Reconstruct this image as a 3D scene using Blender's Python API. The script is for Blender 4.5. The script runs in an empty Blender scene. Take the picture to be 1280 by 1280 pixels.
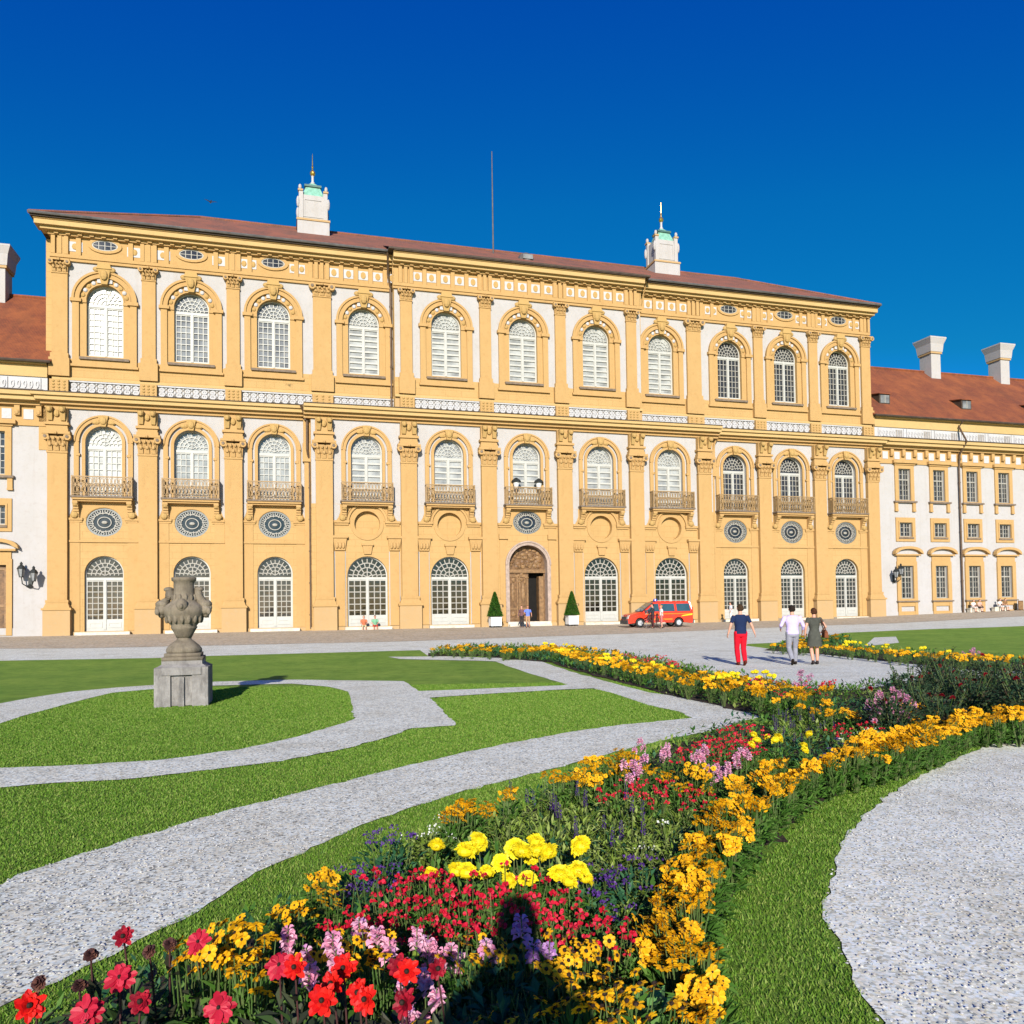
import bpy, bmesh, math, random
import numpy as np
from mathutils import Vector, Matrix, geometry
PI = math.pi
R = math.radians
random.seed(7)
rng = np.random.default_rng(11)
scene = bpy.context.scene
COL = scene.collection

# ------------------------------------------------------------------ frame of the facade
AL = 0.2781                                   # the facade runs 15.9 degrees off the picture plane
U = (math.cos(AL), math.sin(AL))              # along the facade
NN = (-math.sin(AL), math.cos(AL))            # away from the garden
O2 = (0.98828, 64.53902)                      # middle of the facade on the ground


def smap(x, y):
    dx, dy = x - O2[0], y - O2[1]
    return dx * U[0] + dy * U[1], dx * NN[0] + dy * NN[1]


def wmap(s, n):
    return O2[0] + U[0] * s + NN[0] * n, O2[1] + U[1] * s + NN[1] * n


def gz(x, y):                                 # the ground climbs a little towards the palace
    s, n = smap(x, y)
    t = min(1, max(0, (34 + n) / 32))
    return (.36 + .54 * min(1, max(0, (s - 25) / 27))) * t


# ------------------------------------------------------------------ materials
def new_mat(name):
    m = bpy.data.materials.new(name)
    m.use_nodes = True
    nt = m.node_tree
    b = nt.nodes['Principled BSDF']
    return m, nt, b


def N(nt, kind, **kw):
    n = nt.nodes.new(kind)
    for k, v in kw.items():
        if k in n.inputs:
            n.inputs[k].default_value = v
        else:
            setattr(n, k, v)
    return n


def ramp(nt, fac, stops):
    r = nt.nodes.new('ShaderNodeValToRGB')
    els = r.color_ramp.elements
    while len(els) < len(stops):
        els.new(.5)
    for e, (p, c) in zip(els, stops):
        e.position = p
        e.color = (*c, 1) if len(c) == 3 else c
    nt.links.new(fac, r.inputs[0])
    return r.outputs[0]


def mixc(nt, fac, a, b, mode='MIX'):
    m = nt.nodes.new('ShaderNodeMix')
    m.data_type = 'RGBA'
    m.blend_type = mode
    for sock, val in ((m.inputs[0], fac), (m.inputs[6], a), (m.inputs[7], b)):
        if isinstance(val, (int, float)):
            sock.default_value = val
        elif isinstance(val, tuple):
            sock.default_value = (*val, 1) if len(val) == 3 else val
        else:
            nt.links.new(val, sock)
    return m.outputs[2]


def bump(nt, b, height, strength, dist=.02):
    bp = nt.nodes.new('ShaderNodeBump')
    bp.inputs['Strength'].default_value = strength
    bp.inputs['Distance'].default_value = dist
    nt.links.new(height, bp.inputs['Height'])
    nt.links.new(bp.outputs[0], b.inputs['Normal'])


def flat(name, col, rough=.6, var=.12, scale=3., metal=0., spec=.3, bumpy=0., bscale=40):
    """a plain surface with a little uneven colour"""
    m, nt, b = new_mat(name)
    tc = N(nt, 'ShaderNodeTexCoord')
    nz = N(nt, 'ShaderNodeTexNoise', Scale=scale, Detail=5., Roughness=.6)
    nt.links.new(tc.outputs['Object'], nz.inputs['Vector'])
    lo = tuple(c * (1 - var) for c in col)
    hi = tuple(min(1, c * (1 + var)) for c in col)
    nt.links.new(ramp(nt, nz.outputs[0], [(.3, lo), (.7, hi)]), b.inputs['Base Color'])
    b.inputs['Roughness'].default_value = rough
    b.inputs['Metallic'].default_value = metal
    b.inputs['Specular IOR Level'].default_value = spec
    if bumpy:
        n2 = N(nt, 'ShaderNodeTexNoise', Scale=bscale, Detail=4.)
        nt.links.new(tc.outputs['Object'], n2.inputs['Vector'])
        bump(nt, b, n2.outputs[0], bumpy, .02)
    return m


def plaster(name, col, stain, amount=.35, streak=True, ashlar=False):
    """lime plaster: blotches, rain streaks, fine grain"""
    m, nt, b = new_mat(name)
    tc = N(nt, 'ShaderNodeTexCoord')
    v = tc.outputs['Object']
    n1 = N(nt, 'ShaderNodeTexNoise', Scale=.55, Detail=7., Roughness=.65)
    nt.links.new(v, n1.inputs['Vector'])
    c = mixc(nt, ramp(nt, n1.outputs[0], [(.38, (0, 0, 0)), (.72, (1, 1, 1))]), col, tuple(x * k for x, k in zip(col, (1.07, 1.08, 1.12))))
    n3 = N(nt, 'ShaderNodeTexNoise', Scale=3.5, Detail=6., Roughness=.7)
    nt.links.new(v, n3.inputs['Vector'])
    c = mixc(nt, ramp(nt, n3.outputs[0], [(.52, (0, 0, 0)), (.8, (.5, .5, .5))]), c, stain)
    if streak:
        mp = N(nt, 'ShaderNodeMapping')
        mp.inputs['Scale'].default_value = (2.6, 2.6, .16)
        nt.links.new(v, mp.inputs['Vector'])
        n2 = N(nt, 'ShaderNodeTexNoise', Scale=1., Detail=5., Roughness=.6)
        nt.links.new(mp.outputs[0], n2.inputs['Vector'])
        f = ramp(nt, n2.outputs[0], [(.55, (0, 0, 0)), (.85, (amount,) * 3)])
        c = mixc(nt, f, c, stain)
    if ashlar:                                 # faint joints scored into the render
        sp = N(nt, 'ShaderNodeSeparateXYZ')
        nt.links.new(v, sp.inputs[0])
        cb = N(nt, 'ShaderNodeCombineXYZ')
        nt.links.new(sp.outputs[0], cb.inputs[0])
        nt.links.new(sp.outputs[2], cb.inputs[1])
        br = N(nt, 'ShaderNodeTexBrick', Scale=1., **{'Mortar Size': .022, 'Brick Width': 1.3, 'Row Height': .48})
        br.inputs['Color1'].default_value = (1, 1, 1, 1)
        br.inputs['Color2'].default_value = (.97, .97, .96, 1)
        br.inputs['Mortar'].default_value = (.88, .85, .82, 1)
        nt.links.new(cb.outputs[0], br.inputs['Vector'])
        c = mixc(nt, 1., c, br.outputs[0], 'MULTIPLY')
    nt.links.new(c, b.inputs['Base Color'])
    b.inputs['Roughness'].default_value = .9
    b.inputs['Specular IOR Level'].default_value = .1
    n4 = N(nt, 'ShaderNodeTexNoise', Scale=14., Detail=5.)
    nt.links.new(v, n4.inputs['Vector'])
    bump(nt, b, n4.outputs[0], .25, .02)
    return m


def leafy(name, cols, rough=.55, trans=.25, scale=1.2):
    """leaves / petals: every island of the mesh takes its own shade"""
    m, nt, b = new_mat(name)
    g = N(nt, 'ShaderNodeNewGeometry')
    stops = [(i / max(1, len(cols) - 1), c) for i, c in enumerate(cols)]
    c = ramp(nt, g.outputs['Random Per Island'], stops)
    nt.links.new(c, b.inputs['Base Color'])
    b.inputs['Roughness'].default_value = rough
    b.inputs['Specular IOR Level'].default_value = .2
    if trans:
        tr = N(nt, 'ShaderNodeBsdfTranslucent')
        nt.links.new(c, tr.inputs['Color'])
        mx = N(nt, 'ShaderNodeMixShader')
        mx.inputs[0].default_value = trans
        nt.links.new(b.outputs[0], mx.inputs[1])
        nt.links.new(tr.outputs[0], mx.inputs[2])
        nt.links.new(mx.outputs[0], nt.nodes['Material Output'].inputs['Surface'])
    return m


M = {}
YEL = (.40, .250, .100)
M['yellow'] = plaster('yellow_plaster', YEL, (.31, .17, .062), .4)
M['yellow_wall'] = plaster('yellow_wall_plaster', (.415, .265, .107), (.32, .19, .075), .5, ashlar=True)
M['yellow_pale'] = plaster('weathered_yellow_plaster', (.39, .258, .122), (.36, .29, .19), .6)
M['white'] = plaster('white_plaster', (.37, .352, .333), (.29, .25, .20), .45)
M['cream'] = plaster('cream_cornice_paint', (.43, .295, .125), (.28, .19, .09), .5, False)
M['ornament_white'] = plaster('white_stucco', (.42, .41, .40), (.22, .205, .185), .5, False)
M['ornament_back'] = flat('grey_stucco_ground', (.27, .245, .215), .9, .3, 5)
M['gold_stucco'] = plaster('ochre_stucco', (.38, .245, .09), (.25, .15, .055), .4, False)
M['pinkstone'] = flat('pink_marble', (.33, .25, .20), .6, .25, 4)
M['stone'] = flat('sill_stone', (.16, .12, .085), .8, .3, 4)
M['steps'] = flat('step_stone', (.52, .47, .38), .8, .2, 3)
M['frame'] = flat('white_window_paint', (.40, .395, .355), .5, .08, 2)
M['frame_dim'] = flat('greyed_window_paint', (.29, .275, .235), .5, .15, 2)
M['wood'] = flat('carved_brown_wood', (.135, .072, .03), .55, .5, 3.5, bumpy=.6, bscale=7)
M['wood_light'] = flat('worn_brown_wood', (.20, .115, .05), .55, .4, 4, bumpy=.4, bscale=8)
M['iron'] = flat('wrought_iron', (.17, .115, .06), .6, .3, 6, .2)
M['brass'] = flat('tarnished_brass', (.27, .175, .08), .6, .3, 9, .1)
M['gold'] = flat('gilding', (.75, .48, .12), .25, .2, 9, .9)
M['lamp_iron'] = flat('black_lamp_iron', (.025, .028, .026), .5, .3, 6, .3)
M['copper'] = flat('green_copper', (.17, .36, .27), .55, .3, 3)
M['copper_dark'] = flat('dark_copper', (.05, .12, .10), .5, .3, 3)
M['pipe'] = flat('brown_downpipe', (.10, .065, .04), .45, .25, 3, .3)
M['lead'] = flat('lead_sheet', (.09, .085, .08), .6, .3, 2)
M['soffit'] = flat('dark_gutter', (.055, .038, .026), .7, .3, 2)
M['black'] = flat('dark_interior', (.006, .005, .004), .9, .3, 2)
M['grille'] = flat('grey_iron_grille', (.15, .16, .155), .5, .2, 8, .2)


def glass_mat(name, col, rough=.08, var=.35, scale=.8):
    m, nt, b = new_mat(name)
    tc = N(nt, 'ShaderNodeTexCoord')
    nz = N(nt, 'ShaderNodeTexNoise', Scale=scale, Detail=3.)
    nt.links.new(tc.outputs['Object'], nz.inputs['Vector'])
    nt.links.new(ramp(nt, nz.outputs[0], [(.35, tuple(c * (1 - var) for c in col)), (.65, tuple(min(1, c * (1 + var)) for c in col))]), b.inputs['Base Color'])
    b.inputs['Roughness'].default_value = rough
    b.inputs['Specular IOR Level'].default_value = .5
    n2 = N(nt, 'ShaderNodeTexNoise', Scale=2.2, Detail=2.)
    nt.links.new(tc.outputs['Object'], n2.inputs['Vector'])
    bump(nt, b, n2.outputs[0], .12, .05)
    return m


M['pane_white'] = glass_mat('white_window_pane', (.44, .435, .40), .12, .3)  # opaque pane tones from near white down to grey, mottled
M['pane_pale'] = glass_mat('pale_window_pane', (.28, .285, .265), .1, .38)
M['pane_grey'] = glass_mat('grey_window_pane', (.16, .165, .16), .1, .45)
M['pane_dark'] = glass_mat('dark_window_pane', (.03, .03, .03), .05, .5)
M['pane_black'] = glass_mat('black_door_pane', (.016, .014, .010), .06, .5)


def roof_mat(name, cols):
    m, nt, b = new_mat(name)
    tc = N(nt, 'ShaderNodeTexCoord')
    v = tc.outputs['Object']
    br = N(nt, 'ShaderNodeTexBrick', Scale=1., **{'Mortar Size': .012, 'Brick Width': .2, 'Row Height': .16})
    mp = N(nt, 'ShaderNodeMapping')
    mp.inputs['Rotation'].default_value = (0, 0, 0)
    nt.links.new(v, mp.inputs['Vector'])
    nt.links.new(mp.outputs[0], br.inputs['Vector'])
    br.inputs['Color1'].default_value = (*cols[0], 1)
    br.inputs['Color2'].default_value = (*cols[1], 1)
    br.inputs['Mortar'].default_value = (*cols[2], 1)
    nz = N(nt, 'ShaderNodeTexNoise', Scale=.5, Detail=8., Roughness=.7)
    nt.links.new(v, nz.inputs['Vector'])
    c = mixc(nt, ramp(nt, nz.outputs[0], [(.4, (0, 0, 0)), (.65, (.75, .75, .75))]), br.outputs[0], cols[3])
    n2 = N(nt, 'ShaderNodeTexNoise', Scale=.35, Detail=8., Roughness=.75)
    mp2 = N(nt, 'ShaderNodeMapping')
    mp2.inputs['Scale'].default_value = (1.8, .4, .4)
    nt.links.new(v, mp2.inputs['Vector'])
    nt.links.new(mp2.outputs[0], n2.inputs['Vector'])
    c = mixc(nt, ramp(nt, n2.outputs[0], [(.5, (0, 0, 0)), (.75, (.6, .6, .6))]), c, cols[2])
    nt.links.new(c, b.inputs['Base Color'])
    b.inputs['Roughness'].default_value = .85
    bump(nt, b, br.outputs[1], -.5, .03)
    return m


M['roof_red'] = roof_mat('red_clay_tiles', [(.20, .05, .015), (.15, .038, .013), (.065, .022, .010), (.27, .078, .02)])
M['roof_brown'] = roof_mat('weathered_clay_tiles', [(.20, .08, .045), (.15, .065, .04), (.07, .036, .025), (.27, .085, .042)])

# ground materials


def grass_mat():
    m, nt, b = new_mat('mown_grass')
    tc = N(nt, 'ShaderNodeTexCoord')
    v = tc.outputs['Object']
    n1 = N(nt, 'ShaderNodeTexNoise', Scale=.45, Detail=6., Roughness=.65)
    n2 = N(nt, 'ShaderNodeTexNoise', Scale=9., Detail=6., Roughness=.75)
    n3 = N(nt, 'ShaderNodeTexNoise', Scale=70., Detail=3., Roughness=.7)
    for n in (n1, n2, n3):
        nt.links.new(v, n.inputs['Vector'])
    c = ramp(nt, n1.outputs[0], [(.35, (.18, .33, .045)), (.65, (.28, .42, .065))])
    n4 = N(nt, 'ShaderNodeTexNoise', Scale=2.4, Detail=7., Roughness=.75)
    nt.links.new(v, n4.inputs['Vector'])
    c = mixc(nt, 1., c, ramp(nt, n4.outputs[0], [(.36, (.72, .78, .7)), (.5, (1, 1, 1)), (.66, (1.25, 1.16, 1.2))]), 'MULTIPLY')
    c = mixc(nt, ramp(nt, n2.outputs[0], [(.5, (0, 0, 0)), (.75, (.55, .55, .55))]), c, (.33, .38, .10))
    c = mixc(nt, ramp(nt, n2.outputs[0], [(.25, (.8, .8, .8)), (.45, (0, 0, 0))]), c, (.10, .21, .025))
    c = mixc(nt, ramp(nt, n3.outputs[0], [(.3, (.5, .5, .5)), (.55, (0, 0, 0))]), c, (.05, .12, .012))
    nt.links.new(c, b.inputs['Base Color'])
    b.inputs['Roughness'].default_value = .85
    b.inputs['Specular IOR Level'].default_value = .1
    bump(nt, b, n3.outputs[0], 1., .05)
    return m


def gravel_mat(name, tint, scale, dark=.35, gapf=.32):
    m, nt, b = new_mat(name)
    tc = N(nt, 'ShaderNodeTexCoord')
    v = tc.outputs['Object']
    vo = N(nt, 'ShaderNodeTexVoronoi', Scale=scale, Randomness=1.)
    nt.links.new(v, vo.inputs['Vector'])
    sep = N(nt, 'ShaderNodeSeparateColor')
    nt.links.new(vo.outputs['Color'], sep.inputs[0])
    c = ramp(nt, sep.outputs[0], [(0, tuple(t * dark for t in tint)), (.14, tuple(t * .7 for t in tint)), (.4, tint), (.8, tuple(min(.86, t * 1.14) for t in tint)), (1, tuple(min(.9, t * 1.25) for t in tint))])
    hue = ramp(nt, sep.outputs[1], [(0, (1, .92, .82)), (.5, (1, 1, 1)), (1, (.88, .95, 1.06))])
    c = mixc(nt, 1., c, hue, 'MULTIPLY')
    n1 = N(nt, 'ShaderNodeTexNoise', Scale=.8, Detail=7., Roughness=.7)
    nt.links.new(v, n1.inputs['Vector'])
    c = mixc(nt, 1., c, ramp(nt, n1.outputs[0], [(.3, (.80, .77, .71)), (.5, (.98, .98, .97)), (.7, (1.06, 1.07, 1.08))]), 'MULTIPLY')
    n0 = N(nt, 'ShaderNodeTexNoise', Scale=6., Detail=5., Roughness=.7)
    nt.links.new(v, n0.inputs['Vector'])
    c = mixc(nt, 1., c, ramp(nt, n0.outputs[0], [(.32, (.78, .77, .76)), (.55, (1., 1., 1.))]), 'MULTIPLY')
    gap = ramp(nt, vo.outputs['Distance'], [(.5, (0, 0, 0)), (.85, (gapf,) * 3)])
    c = mixc(nt, gap, c, tuple(t * .3 for t in tint))
    nt.links.new(c, b.inputs['Base Color'])
    b.inputs['Roughness'].default_value = .85
    b.inputs['Specular IOR Level'].default_value = .25
    bump(nt, b, vo.outputs['Distance'], -.5, min(.009, .5 / scale))
    return m


M['grass'] = grass_mat()
M['gravel'] = gravel_mat('grey_gravel', (.72, .72, .61), 54, .18, .5)
M['gravel_light'] = gravel_mat('pale_grey_gravel', (.80, .80, .67), 58, .5)
M['gravel_fine'] = gravel_mat('fine_pale_gravel', (.69, .70, .61), 50, .5)
M['paving'] = gravel_mat('brown_sanded_paving', (.50, .42, .305), 9, .88)
M['soil'] = flat('garden_soil', (.035, .022, .014), .95, .4, 12, bumpy=1., bscale=30)
M['blade'] = leafy('grass_blades', [(.06, .145, .013), (.11, .225, .02), (.17, .295, .035), (.27, .325, .08)], .6, .3)
M['pebble'] = leafy('pebbles', [(.34, .33, .30), (.52, .51, .46), (.64, .63, .57), (.48, .43, .36), (.74, .73, .67)], .7, 0)

# plant materials
M['leaf'] = leafy('green_leaves', [(.03, .085, .012), (.055, .14, .018), (.085, .19, .028), (.12, .22, .045)])
M['leaf_olive'] = leafy('olive_leaves', [(.09, .14, .018), (.16, .24, .03), (.24, .32, .06), (.30, .36, .11)])
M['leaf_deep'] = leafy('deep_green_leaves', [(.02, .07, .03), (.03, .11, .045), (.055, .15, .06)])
M['leaf_rose'] = leafy('rose_leaves', [(.018, .05, .024), (.04, .08, .04), (.07, .115, .055), (.07, .04, .03)])
M['leaf_dark'] = leafy('bronze_leaves', [(.015, .03, .014), (.03, .035, .02), (.05, .05, .03), (.04, .09, .02)])
M['stem'] = leafy('stems', [(.05, .10, .02), (.10, .12, .04)], .6, 0)
M['p_orange'] = leafy('orange_petals', [(.79, .37, .008), (.85, .45, .01), (.89, .52, .015)], .5, .3)
M['p_amber'] = leafy('amber_petals', [(.76, .36, .008), (.82, .44, .01), (.86, .52, .016)], .5, .3)
M['p_yellow'] = leafy('lemon_petals', [(.84, .66, .01), (.88, .74, .02), (.9, .78, .05)], .5, .3)
M['p_red'] = leafy('red_petals', [(.42, .006, .02), (.60, .012, .04), (.70, .04, .08)], .5, .25)
M['p_scarlet'] = leafy('scarlet_petals', [(.50, .006, .006), (.66, .010, .008), (.74, .025, .014)], .5, .3)
M['p_crimson'] = leafy('crimson_petals', [(.16, .004, .014), (.28, .008, .02), (.40, .012, .03)], .5, .25)
M['p_rose'] = leafy('rose_red_petals', [(.34, .006, .022), (.46, .012, .035), (.56, .04, .07)], .5, .3)
M['p_pink'] = leafy('pink_petals', [(.74, .26, .40), (.80, .38, .52), (.85, .52, .62), (.56, .24, .52)], .5, .3)
M['p_lilac'] = leafy('lilac_petals', [(.36, .16, .45), (.48, .25, .55), (.62, .38, .62)], .5, .3)
M['p_purple'] = leafy('purple_petals', [(.035, .012, .10), (.07, .025, .17), (.12, .05, .24)], .5, .2)
M['p_white'] = leafy('white_petals', [(.62, .64, .55), (.75, .76, .68)], .5, .3)
M['eye'] = flat('dark_flower_eye', (.018, .008, .004), .8, .3, 30)
M['seed'] = leafy('brown_seed_heads', [(.03, .012, .012), (.07, .025, .022), (.12, .05, .03)], .7, 0)

# things
M['urnstone'] = None


def stone_mat(name, a, b_, c_):
    m, nt, b = new_mat(name)
    tc = N(nt, 'ShaderNodeTexCoord')
    v = tc.outputs['Object']
    n1 = N(nt, 'ShaderNodeTexNoise', Scale=3., Detail=8., Roughness=.7)
    mp = N(nt, 'ShaderNodeMapping')
    mp.inputs['Scale'].default_value = (5, 5, 1.1)
    n2 = N(nt, 'ShaderNodeTexNoise', Scale=1.4, Detail=6., Roughness=.7)
    nt.links.new(v, n1.inputs['Vector'])
    nt.links.new(v, mp.inputs['Vector'])
    nt.links.new(mp.outputs[0], n2.inputs['Vector'])
    c = ramp(nt, n1.outputs[0], [(.3, a), (.6, b_), (.75, c_)])
    c = mixc(nt, ramp(nt, n2.outputs[0], [(.48, (0, 0, 0)), (.7, (.7, .7, .7))]), c, tuple(x * .42 for x in a))
    nt.links.new(c, b.inputs['Base Color'])
    b.inputs['Roughness'].default_value = .9
    n3 = N(nt, 'ShaderNodeTexNoise', Scale=22., Detail=6., Roughness=.7)
    nt.links.new(v, n3.inputs['Vector'])
    bump(nt, b, n3.outputs[0], .8, .02)
    return m


M['urnstone'] = stone_mat('weathered_sandstone', (.125, .10, .068), (.20, .165, .115), (.285, .24, .175))
M['plinth'] = stone_mat('lichened_limestone', (.15, .138, .125), (.26, .245, .225), (.35, .335, .31))
M['red_paint'] = flat('fire_red_paint', (.62, .035, .012), .25, .05, 2, spec=.5)
M['yellow_film'] = flat('yellow_reflective_film', (.75, .45, .02), .4, .05, 2)
M['orange_film'] = flat('orange_film', (.62, .17, .015), .4, .05, 2)
M['car_glass'] = flat('tinted_glass', (.03, .07, .09), .06, .2, 2, spec=.6)
M['rubber'] = flat('black_rubber', (.02, .02, .02), .8, .2, 9)
M['plastic'] = flat('grey_black_plastic', (.05, .05, .055), .5, .2, 5)
M['alloy'] = flat('silver_rim', (.50, .51, .52), .35, .1, 5, .5)
M['lamp_glass'] = flat('clear_lamp_glass', (.62, .62, .60), .12, .1, 5, spec=.6)
M['lamp_pane'] = flat('dusty_lamp_pane', (.22, .23, .23), .15, .2, 5, spec=.6)
M['blue_lamp'] = flat('blue_beacon', (.02, .03, .35), .2, .1, 5, spec=.6)
M['white_tub'] = flat('white_planter_paint', (.72, .72, .71), .5, .08, 3)
M['box_leaf'] = leafy('clipped_box_leaves', [(.02, .085, .008), (.04, .13, .012), (.07, .18, .02), (.09, .20, .03)])


def cloth(name, col, var=.12):
    return flat(name, col, .85, var, 6, spec=.1, bumpy=.3, bscale=25)


M['skin'] = flat('skin', (.52, .27, .18), .55, .08, 6)
M['skin_tan'] = flat('tanned_skin', (.42, .20, .12), .55, .08, 6)

# ------------------------------------------------------------------ mesh builder


class MB:
    def __init__(s):
        s.v, s.f, s.m = [], [], []

    def face(s, idx, mat=0):
        s.f.append(tuple(idx))
        s.m.append(mat)

    def add(s, verts, faces, mat=0):
        o = len(s.v)
        s.v.extend(tuple(p) for p in verts)
        for f in faces:
            s.f.append(tuple(i + o for i in f))
            s.m.append(mat)

    def box(s, x0, x1, y0, y1, z0, z1, mat=0):
        s.frust((x0, x1, y0, y1, z0), (x0, x1, y0, y1, z1), mat)

    def frust(s, a, b, mat=0):
        """block from rectangle a=(x0,x1,y0,y1,z) up to rectangle b"""
        v = []
        for (x0, x1, y0, y1, z) in (a, b):
            v += [(x0, y0, z), (x1, y0, z), (x1, y1, z), (x0, y1, z)]
        s.add(v, [(3, 2, 1, 0), (4, 5, 6, 7), (0, 1, 5, 4), (1, 2, 6, 5), (2, 3, 7, 6), (3, 0, 4, 7)], mat)

    def obox(s, c, size, rot, mat=0):
        """oriented box"""
        hx, hy, hz = (d / 2 for d in size)
        vs = [rot @ Vector((sx * hx, sy * hy, sz * hz)) + Vector(c) for sz in (-1, 1) for sx, sy in ((-1, -1), (1, -1), (1, 1), (-1, 1))]
        s.add(vs, [(3, 2, 1, 0), (4, 5, 6, 7), (0, 1, 5, 4), (1, 2, 6, 5), (2, 3, 7, 6), (3, 0, 4, 7)], mat)

    def prism(s, pts, y0, y1, mat=0):
        """xz outline pushed from y0 to y1"""
        s.plate(pts, [], y0, y1, mat, back=True)

    def plate(s, outer, holes, y0, y1, mat=0, back=False, smat=None):
        loops = [outer] + holes
        smat = mat if smat is None else smat
        tri = geometry.tessellate_polygon([[Vector((x, z, 0)) for x, z in l] for l in loops])
        flatp = [p for l in loops for p in l]
        o = len(s.v)
        n = len(flatp)
        s.v.extend((x, y0, z) for x, z in flatp)
        s.v.extend((x, y1, z) for x, z in flatp)
        for t in tri:
            a, b, c = (flatp[i] for i in t)
            ar = (b[0] - a[0]) * (c[1] - a[1]) - (c[0] - a[0]) * (b[1] - a[1])
            t = t if ar > 0 else t[::-1]
            s.f.append(tuple(i + o for i in t))
            s.m.append(mat)
            if back:
                s.f.append(tuple(i + o + n for i in t[::-1]))
                s.m.append(mat)
        k = 0
        for li, l in enumerate(loops):
            ar = sum(l[i][0] * l[(i + 1) % len(l)][1] - l[(i + 1) % len(l)][0] * l[i][1] for i in range(len(l)))
            ccw = (ar > 0) == (li == 0)
            for i in range(len(l)):
                a, b = o + k + i, o + k + (i + 1) % len(l)
                q = (a, a + n, b + n, b) if ccw else (b, b + n, a + n, a)
                s.f.append(q)
                s.m.append(smat)
            k += len(l)

    def tube(s, pts, r, seg=6, mat=0, cap=True):
        pts = [Vector(p) for p in pts]
        rr = r if isinstance(r, (list, tuple)) else [r] * len(pts)
        o = len(s.v)
        for i, p in enumerate(pts):
            d = (pts[min(i + 1, len(pts) - 1)] - pts[max(i - 1, 0)]).normalized()
            a = d.orthogonal().normalized() if abs(d.z) > .9 else d.cross(Vector((0, 0, 1))).normalized()
            b = d.cross(a)
            for k in range(seg):
                t = 2 * PI * k / seg
                s.v.append(tuple(p + (a * math.cos(t) + b * math.sin(t)) * rr[i]))
        for i in range(len(pts) - 1):
            for k in range(seg):
                k2 = (k + 1) % seg
                s.f.append((o + i * seg + k, o + i * seg + k2, o + (i + 1) * seg + k2, o + (i + 1) * seg + k))
                s.m.append(mat)
        if cap:
            s.f.append(tuple(o + k for k in range(seg))[::-1])
            s.f.append(tuple(o + (len(pts) - 1) * seg + k for k in range(seg)))
            s.m += [mat, mat]

    def lathe(s, prof, c=(0, 0, 0), seg=16, mat=0, sx=1, sy=1):
        o = len(s.v)
        for r, z in prof:
            for k in range(seg):
                t = 2 * PI * k / seg
                s.v.append((c[0] + r * math.cos(t) * sx, c[1] + r * math.sin(t) * sy, c[2] + z))
        for i in range(len(prof) - 1):
            for k in range(seg):
                k2 = (k + 1) % seg
                s.f.append((o + i * seg + k, o + i * seg + k2, o + (i + 1) * seg + k2, o + (i + 1) * seg + k))
                s.m.append(mat)
        s.f.append(tuple(o + k for k in range(seg))[::-1])
        s.f.append(tuple(o + (len(prof) - 1) * seg + k for k in range(seg)))
        s.m += [mat, mat]

    def ball(s, c, r, mat=0, seg=8, rings=5):
        if isinstance(r, (int, float)):
            r = (r, r, r)
        prof = [(math.sin(PI * i / rings), -math.cos(PI * i / rings)) for i in range(rings + 1)]
        prof[0] = (.02, -1)
        prof[-1] = (.02, 1)
        o = len(s.v)
        s.lathe(prof, (0, 0, 0), seg, mat)
        for i in range(o, len(s.v)):
            x, y, z = s.v[i]
            s.v[i] = (c[0] + x * r[0], c[1] + y * r[1], c[2] + z * r[2])

    def cyl(s, c, axis, r, h, seg=12, mat=0):
        a = Vector(axis).normalized()
        s.tube([Vector(c) - a * h / 2, Vector(c) + a * h / 2], r, seg, mat)

    def build(s, name, mats, parent=None, loc=None, smooth=False):
        me = bpy.data.meshes.new(name)
        me.from_pydata(s.v, [], s.f)
        if not isinstance(mats, (list, tuple)):
            mats = [mats]
        for m in mats:
            me.materials.append(M[m] if isinstance(m, str) else m)
        if len(mats) > 1:
            me.polygons.foreach_set('material_index', s.m)
        if smooth:
            me.polygons.foreach_set('use_smooth', [True] * len(me.polygons))
        me.update()
        return link(name, me, parent, loc)


def link(name, me, parent=None, loc=None):
    o = bpy.data.objects.new(name, me)
    COL.objects.link(o)
    if parent:
        o.parent = parent
    if loc:
        o.location = loc
    return o


def tag(o, label, cat, group=None):
    o['label'] = label
    o['category'] = cat
    if group:
        o['group'] = group
    return o


def kind(o, k):
    o['kind'] = k
    return o


def empty(name, loc, rz=0.):
    o = bpy.data.objects.new(name, None)
    o.empty_display_size = .3
    COL.objects.link(o)
    o.location = loc
    o.rotation_euler = (0, 0, rz)
    return o


def arch(cx, w, zb, zs, n=20, rz=None):
    """arched outline, counter-clockwise"""
    rz = w if rz is None else rz
    return [(cx - w, zb), (cx + w, zb)] + [(cx + w * math.cos(PI * i / n), zs + rz * math.sin(PI * i / n)) for i in range(n + 1)]


def oval(cx, cz, a, b, n=24):
    return [(cx + a * math.cos(2 * PI * i / n), cz + b * math.sin(2 * PI * i / n)) for i in range(n)]


def rect(x0, x1, z0, z1):
    return [(x0, z0), (x1, z0), (x1, z1), (x0, z1)]

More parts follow.
